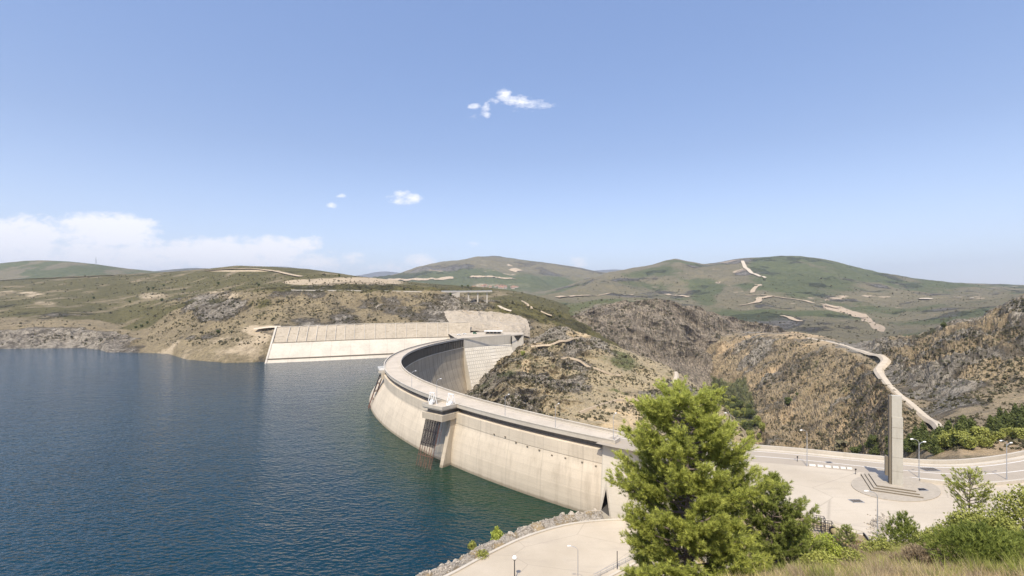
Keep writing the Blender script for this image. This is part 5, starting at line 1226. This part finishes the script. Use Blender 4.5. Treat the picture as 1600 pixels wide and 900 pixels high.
# far trees: shared meshes, one object each
def far_tree(kind, seed, mat, n, leaf):
    rg = np.random.default_rng(seed); Ls = []
    if kind == 'cone':
        for k in range(9): u = k/8; Ls.append((np.array([rg.normal(0,.25), rg.normal(0,.25), 1.4+5.8*u]), (1.9*(1-u)+.35, 1.9*(1-u)+.35, .9)))
    else:
        for k in range(8): a = k*2.4; Ls.append((np.array([math.cos(a)*1.5*rg.random(), math.sin(a)*1.5*rg.random(), 2.0+2.8*rg.random()]), (1.5,1.5,1.2)))
    r = empty('pine_tree' if kind == 'cone' else 'broadleaf_tree'); v, f_, c = leafcloud(Ls, n, leaf, rg)
    MB().tube([(0,0,-1),(0,0,3),(0,0,6)], [.2,.14,.05], 5).build('trunk', m_bark, r); npmesh('crown', v, f_, mat, r, col=c, colname='tone'); return r
protos = {}
def plant(kind, loc, s, label, group, cat='tree', v=0):
    key = (kind, v)
    if key not in protos:
        protos[key] = far_tree('cone' if kind == 'cone' else 'round', 40+v*3+len(kind), {'cone': m_wood, 'round': m_wood, 'light': m_olive}[kind], 1300, .62); o = protos[key]
    else: o = copy_tree(protos[key])
    o.location = (loc[0], loc[1], loc[2]-.3); rz_ = rr.uniform(0, 6.28); o.rotation_euler = (0,0,rz_); o.scale = (s*rr.uniform(.85,1.15), s*rr.uniform(.85,1.15), s*rr.uniform(.85,1.2)); tag(o, label, cat, group); return o
# pine wood behind the road at the right
for i in range(64):
    px = rr.uniform(1335, 1640); lo = np.interp(px, [1335,1400,1450,1500,1600,1640], [704,706,708,690,668,660]); hi = np.interp(px, [1335,1380,1420,1455,1500,1560,1640], [692,672,672,668,650,640,632])+8
    py = rr.uniform(hi, max(hi+2, lo)); h_ = hit(px, py+8, RB)
    if h_ is None or h_.y > 320: continue
    plant('cone' if rr.random() < .75 else 'round', h_, rr.uniform(.55,.95), 'dark pine in the small wood beyond the road parapet behind the monument', 'trees of the wood beyond the road', 'pine tree', i % 3)
for i in range(20):
    px = rr.uniform(1452, 1600); py = rr.uniform(684, 700)-(px-1452)*.06; h_ = hit(px, py+5, RB)
    if h_ is None or h_.y > 260: continue
    plant('light', h_, rr.uniform(.5,.8), 'light green tree along the front of the wood beyond the road', 'light trees in front of the wood', 'tree', i % 2)
# river trees down in the gorge
for i in range(90):
    t_ = rr.random(); cx = np.interp(t_, [0,.5,1], [1103,1150,1178]); py = np.interp(t_, [0,.5,1], [608,645,690])+rr.uniform(-6,6); px = cx+rr.uniform(-1,1)*np.interp(t_, [0,.5,1], [10,24,26])
    h_ = hit(px, py, RB)
    if h_ is None: continue
    plant('light' if rr.random() < .45 else 'round', h_, rr.uniform(.9,1.6), 'tree in the green band of trees on the gorge floor', 'river trees on the gorge floor', 'tree', i % 2)
lone = [(146,467,'dark tree alone on the heath left of the bare patch'),(232,453.5,'left one of two dark trees close together on the heath'),(239,452,'right one of two dark trees close together on the heath'),(256,447,'small dark tree standing just above the pair on the heath'),
        (341,445,'dark tree on the heath at the head of the rocky gully'),(203,473,'dark round tree at the left end of the bare heath patch'),(253,471,'dark tree at the right end of the bare heath patch'),(341,521,'green tree near the shore gravel at the foot of the rocky gully'),
        (404,447,'small dark tree left of the ochre cutting'),(128,431,'tiny tree on the skyline of the heath'),(704,462,'dark tree at the left end of the pier bridge'),(722,449,'left tree of two on the crest above the pier bridge'),(731,449.5,'right tree of two on the crest above the pier bridge'),
        (212,513,'left bush-like tree of the clump where the two shores meet'),(221,511,'middle bush-like tree of the clump where the two shores meet'),(230,506,'right bush-like tree of the clump where the two shores meet'),(530,433,'tiny tree on the skyline above the ochre cutting'),(875,496,'small dark tree on the slope right of the white track bend')]
for i, (px, py, lb) in enumerate(lone):
    h_ = hit(px, py, LB)
    if h_: plant('round', h_, .9 if h_.y > 700 else .75, lb, None, 'tree', i % 2)
for px, py, s, lb in ((1231,633,1.5,'dark lone tree halfway down the gorge side'),(1245,618,.6,'small tree just above the dark lone tree on the gorge side'),(1385,522,.8,'green tree in the saddle behind the rocky hill'),(1400,524,.9,'second green tree in the saddle behind the rocky hill'),(1475,512,1.0,'dark tree on the skyline of the rocky hill')):
    h_ = hit(px, py, RB)
    if h_: plant('round', h_, s, lb, None, 'tree', 1)
h_ = hit(817, 556, NB)
if h_: plant('light', h_, .9, 'light green tree by the ochre path behind the thrust block', None, 'tree', 0)

# scrub, counted by nobody
def scatter(name, only, N, box, size, seed, mat, tris=14, keep=None, hmul=.7):
    rg = np.random.default_rng(seed); C = []; S_ = []
    while len(C) < N:
        px, py = rg.uniform(box[0], box[2]), rg.uniform(box[1], box[3])
        if keep and not keep(px, py, rg): 
            N -= .3; continue
        h_ = hit(px, py, only)
        if h_ is None: N -= 1; continue
        if vnoise(np.array([h_.x/18]), np.array([h_.y/18]))[0] < rg.uniform(.15,.75): N -= .3; continue
        s = size(h_.y)*rg.lognormal(0, .45); C.append((h_.x, h_.y, h_.z+s*.22)); S_.append(s)
    C = np.array(C); S_ = np.array(S_); K = len(C); c = np.repeat(C, tris, 0); s = np.repeat(S_, tris)[:, None]
    d = nrm(rg.normal(size=(K*tris, 3))); p = c+d*s*np.array([.42,.42,.42*hmul])*rg.uniform(.4,1,(K*tris,1)); a = nrm(rg.normal(size=p.shape)); b = nrm(np.cross(a, d))
    v = np.stack([p-b*s*.26, p+b*s*.26, p+a*s*.42], 1).reshape(-1, 3); tn = np.repeat(np.clip(np.repeat(rg.random(K), tris)*.8+.2*rg.random(K*tris), 0, 1), 3)
    o = npmesh(name, v, np.arange(len(v)).reshape(-1, 3), mat, col=np.stack([tn]*3+[np.ones_like(tn)], -1), colname='tone'); return tag(o, kind='stuff')
scatter('scrub', NB, 9000, (740,505,1160,690), lambda d: 1.25, 51, m_scrub)
scatter('scrub', RB, 11500, (1030,465,1605,705), lambda d: .7+d*.0013, 52, m_scrub, keep=lambda x, y, rg: rg.random() < .8)
scatter('scrub', LB, 8000, (0,430,880,540), lambda d: .9+d*.0009, 53, m_scrub, keep=lambda x, y, rg: (x > 230 or rg.random() < .35) and not (690 < x < 830 and y > 486) and not (415 < x < 710 and y > 505))
scatter('scrub', ('gorge_cliff',), 3000, (870,465,1240,560), lambda d: 1.7, 54, m_scrub)
scatter('scrub', M3, 3000, (900,430,1600,530), lambda d: 1.2+d*.0012, 55, m_scrub, tris=8)
# dry grass and broom on the near slope
def tufts(name, N, box, dr, h, seed, mat, nb=22, wd=.012, spread=.5, rad=.25):
    rg = np.random.default_rng(seed); C = []
    while len(C) < N:
        d = rg.uniform(*dr); px = rg.uniform(*box); x = (px-800)*d/F; z = hg(x, d)
        if z < .1 and px > 1150: N -= 1; continue
        if vnoise(np.array([x/2.5+seed]), np.array([d/2.5]))[0] < rg.uniform(.1,.8): N -= .4; continue
        C.append((x, d, z-.03))
    C = np.array(C); K = len(C); c = np.repeat(C, nb, 0); q = nrm(rg.normal(size=(K*nb, 3))*np.array([1,1,0])+1e-6); r = rad*np.sqrt(rg.random((K*nb,1))); base = c+q*r
    hh_ = h*np.repeat(rg.lognormal(0,.35,K), nb)[:, None]*rg.uniform(.5,1.1,(K*nb,1)); tip = base+q*hh_*spread*rg.random((K*nb,1))+np.array([0,0,1])*hh_
    s = nrm(np.cross(tip-base, rg.normal(size=(K*nb,3))))*wd
    v = np.stack([base-s, base+s, tip], 1).reshape(-1, 3); tn = np.repeat(np.clip(np.repeat(rg.random(K), nb)*.7+.3*rg.random(K*nb), 0, 1), 3)
    o = npmesh(name, v, np.arange(len(v)).reshape(-1, 3), mat, col=np.stack([tn]*3+[np.ones_like(tn)], -1), colname='tone'); return tag(o, kind='stuff')
tufts('dry_grass', 8000, (1130,1640), (15,75), .28, 61, m_straw, nb=28, wd=.010, rad=.32, spread=1.1)
tufts('dry_broom', 3000, (1200,1640), (18,74), .42, 62, m_dry, nb=60, wd=.009, spread=1.3, rad=.3)
tufts('low_herbs', 1500, (1220,1640), (20,74), .5, 63, m_olive, nb=50, wd=.014, spread=1.0, rad=.4)

# ------------------------------------------------------------------ stones
import bmesh
def rock_mesh(seed, sub=2):
    b = bmesh.new(); bmesh.ops.create_icosphere(b, subdivisions=sub, radius=1); rg = np.random.default_rng(seed)
    P = rg.normal(size=(7, 3)); P = nrm(P)
    for vv in b.verts:
        d = np.array(vv.co); r = 1
        for k in range(7):
            t_ = d@P[k]
            if t_ > .55: r = min(r, .62/t_*(1.05))
        vv.co = Vector(d*r*(1+.06*rg.normal()))
    me = bpy.data.meshes.new('rock'); b.to_mesh(me); b.free(); me.materials.append(m_rockm); return me
RM = [rock_mesh(i) for i in range(5)]
rk = 0
for i in range(60):
    t_ = (i+rr.random()*.8)/60; px = 636+t_*320; py = np.interp(px, [636,680,740,800,860,910,956], [890,872,842,815,801,797,797])+rr.uniform(-3,5); h_ = W(px, py+4, -18.3); h_.z = max(ZW-.3, hg(h_.x, h_.y))
    o = bpy.data.objects.new('shore_rock', RM[i % 5]); COL.objects.link(o); s = rr.uniform(.4,1.15); o.location = h_; o.rotation_euler = (rr.random()*3, rr.random()*3, rr.random()*6); o.scale = (s*1.3, s, s*.75)
    tag(o, 'angular pale grey boulder on the bank between the water and the shore road', 'rock', 'boulders along the shore bank')
def stones(name, pts, seed):
    rg = np.random.default_rng(seed); V = []; Fs = []; n = 0
    base = np.array([v.co[:] for v in rock_mesh(99, 1).vertices]); bf = np.array([p.vertices[:] for p in bpy.data.meshes[-1].polygons]) if False else None
    b = bmesh.new(); bmesh.ops.create_icosphere(b, subdivisions=1, radius=1); base = np.array([v.co[:] for v in b.verts]); bf = np.array([[v.index for v in f.verts] for f in b.faces]); b.free()
    for (x, y, z, s) in pts:
        A = np.linalg.qr(rg.normal(size=(3, 3)))[0]; q = (base*(1+.18*rg.normal(size=(len(base), 1))))*np.array([1.25,1,.7])*s@A.T+np.array([x, y, z]); V.append(q); Fs.append(bf+n); n += len(base)
    return npmesh(name, np.concatenate(V), np.concatenate(Fs), m_rockm)
P = []
for i in range(2000):
    k = rr.uniform(0, 58.9); j = int(k); a = K[j].lerp(K[j+1], k-j); off = rr.uniform(.8, 5.0); x, y = a.x-off*.25, a.y+off; P.append((x, y, hg(x, y)+.02, rr.uniform(.07,.24)))
tag(stones('rubble_bank', P, 5), kind='stuff')
P = []
for i in range(520):
    a = W(1378+rr.gauss(0,9), 822+rr.gauss(0,6.5), 0); d_ = math.hypot((a.x-W(1378,822).x)/2.6, (a.y-W(1378,822).y)/3.5); P.append((a.x, a.y, max(.05, .9*(1-d_))*rr.random(), rr.uniform(.10,.26)))
tag(stones('rubble_heap', P, 6), kind='stuff')
# railing beside the shore road
A_ = W(928,905,-17.9); B_ = W(1004,866,-17.9); r = empty('steel_railing', tuple(A_)); tag(r, 'thin steel railing with a tall post beside the shore road, left of the big pine', 'railing')
d = B_-A_; m = MB()
for z in (.55,1.05): m.bar(Vector((0,0,z)), d+Vector((0,0,z)), .07)
m.build('rail', m_steel, r); 
for k in range(9): MB().bar(d*k/8, d*k/8+Vector((0,0,1.08)), .07).build('post', m_steel, r)
q = d*.42; MB().bar(q+Vector((.3,-.3,0)), q+Vector((.3,-.3,3.8)), .14).build('tall_post', m_dark, r)
tag(MB().bar(A_+Vector((1,-1,.05)), B_+Vector((1,-1,.05)), .5, .3).build('railing_kerb', m_par), 'short concrete kerb at the foot of the steel railing', 'kerb')
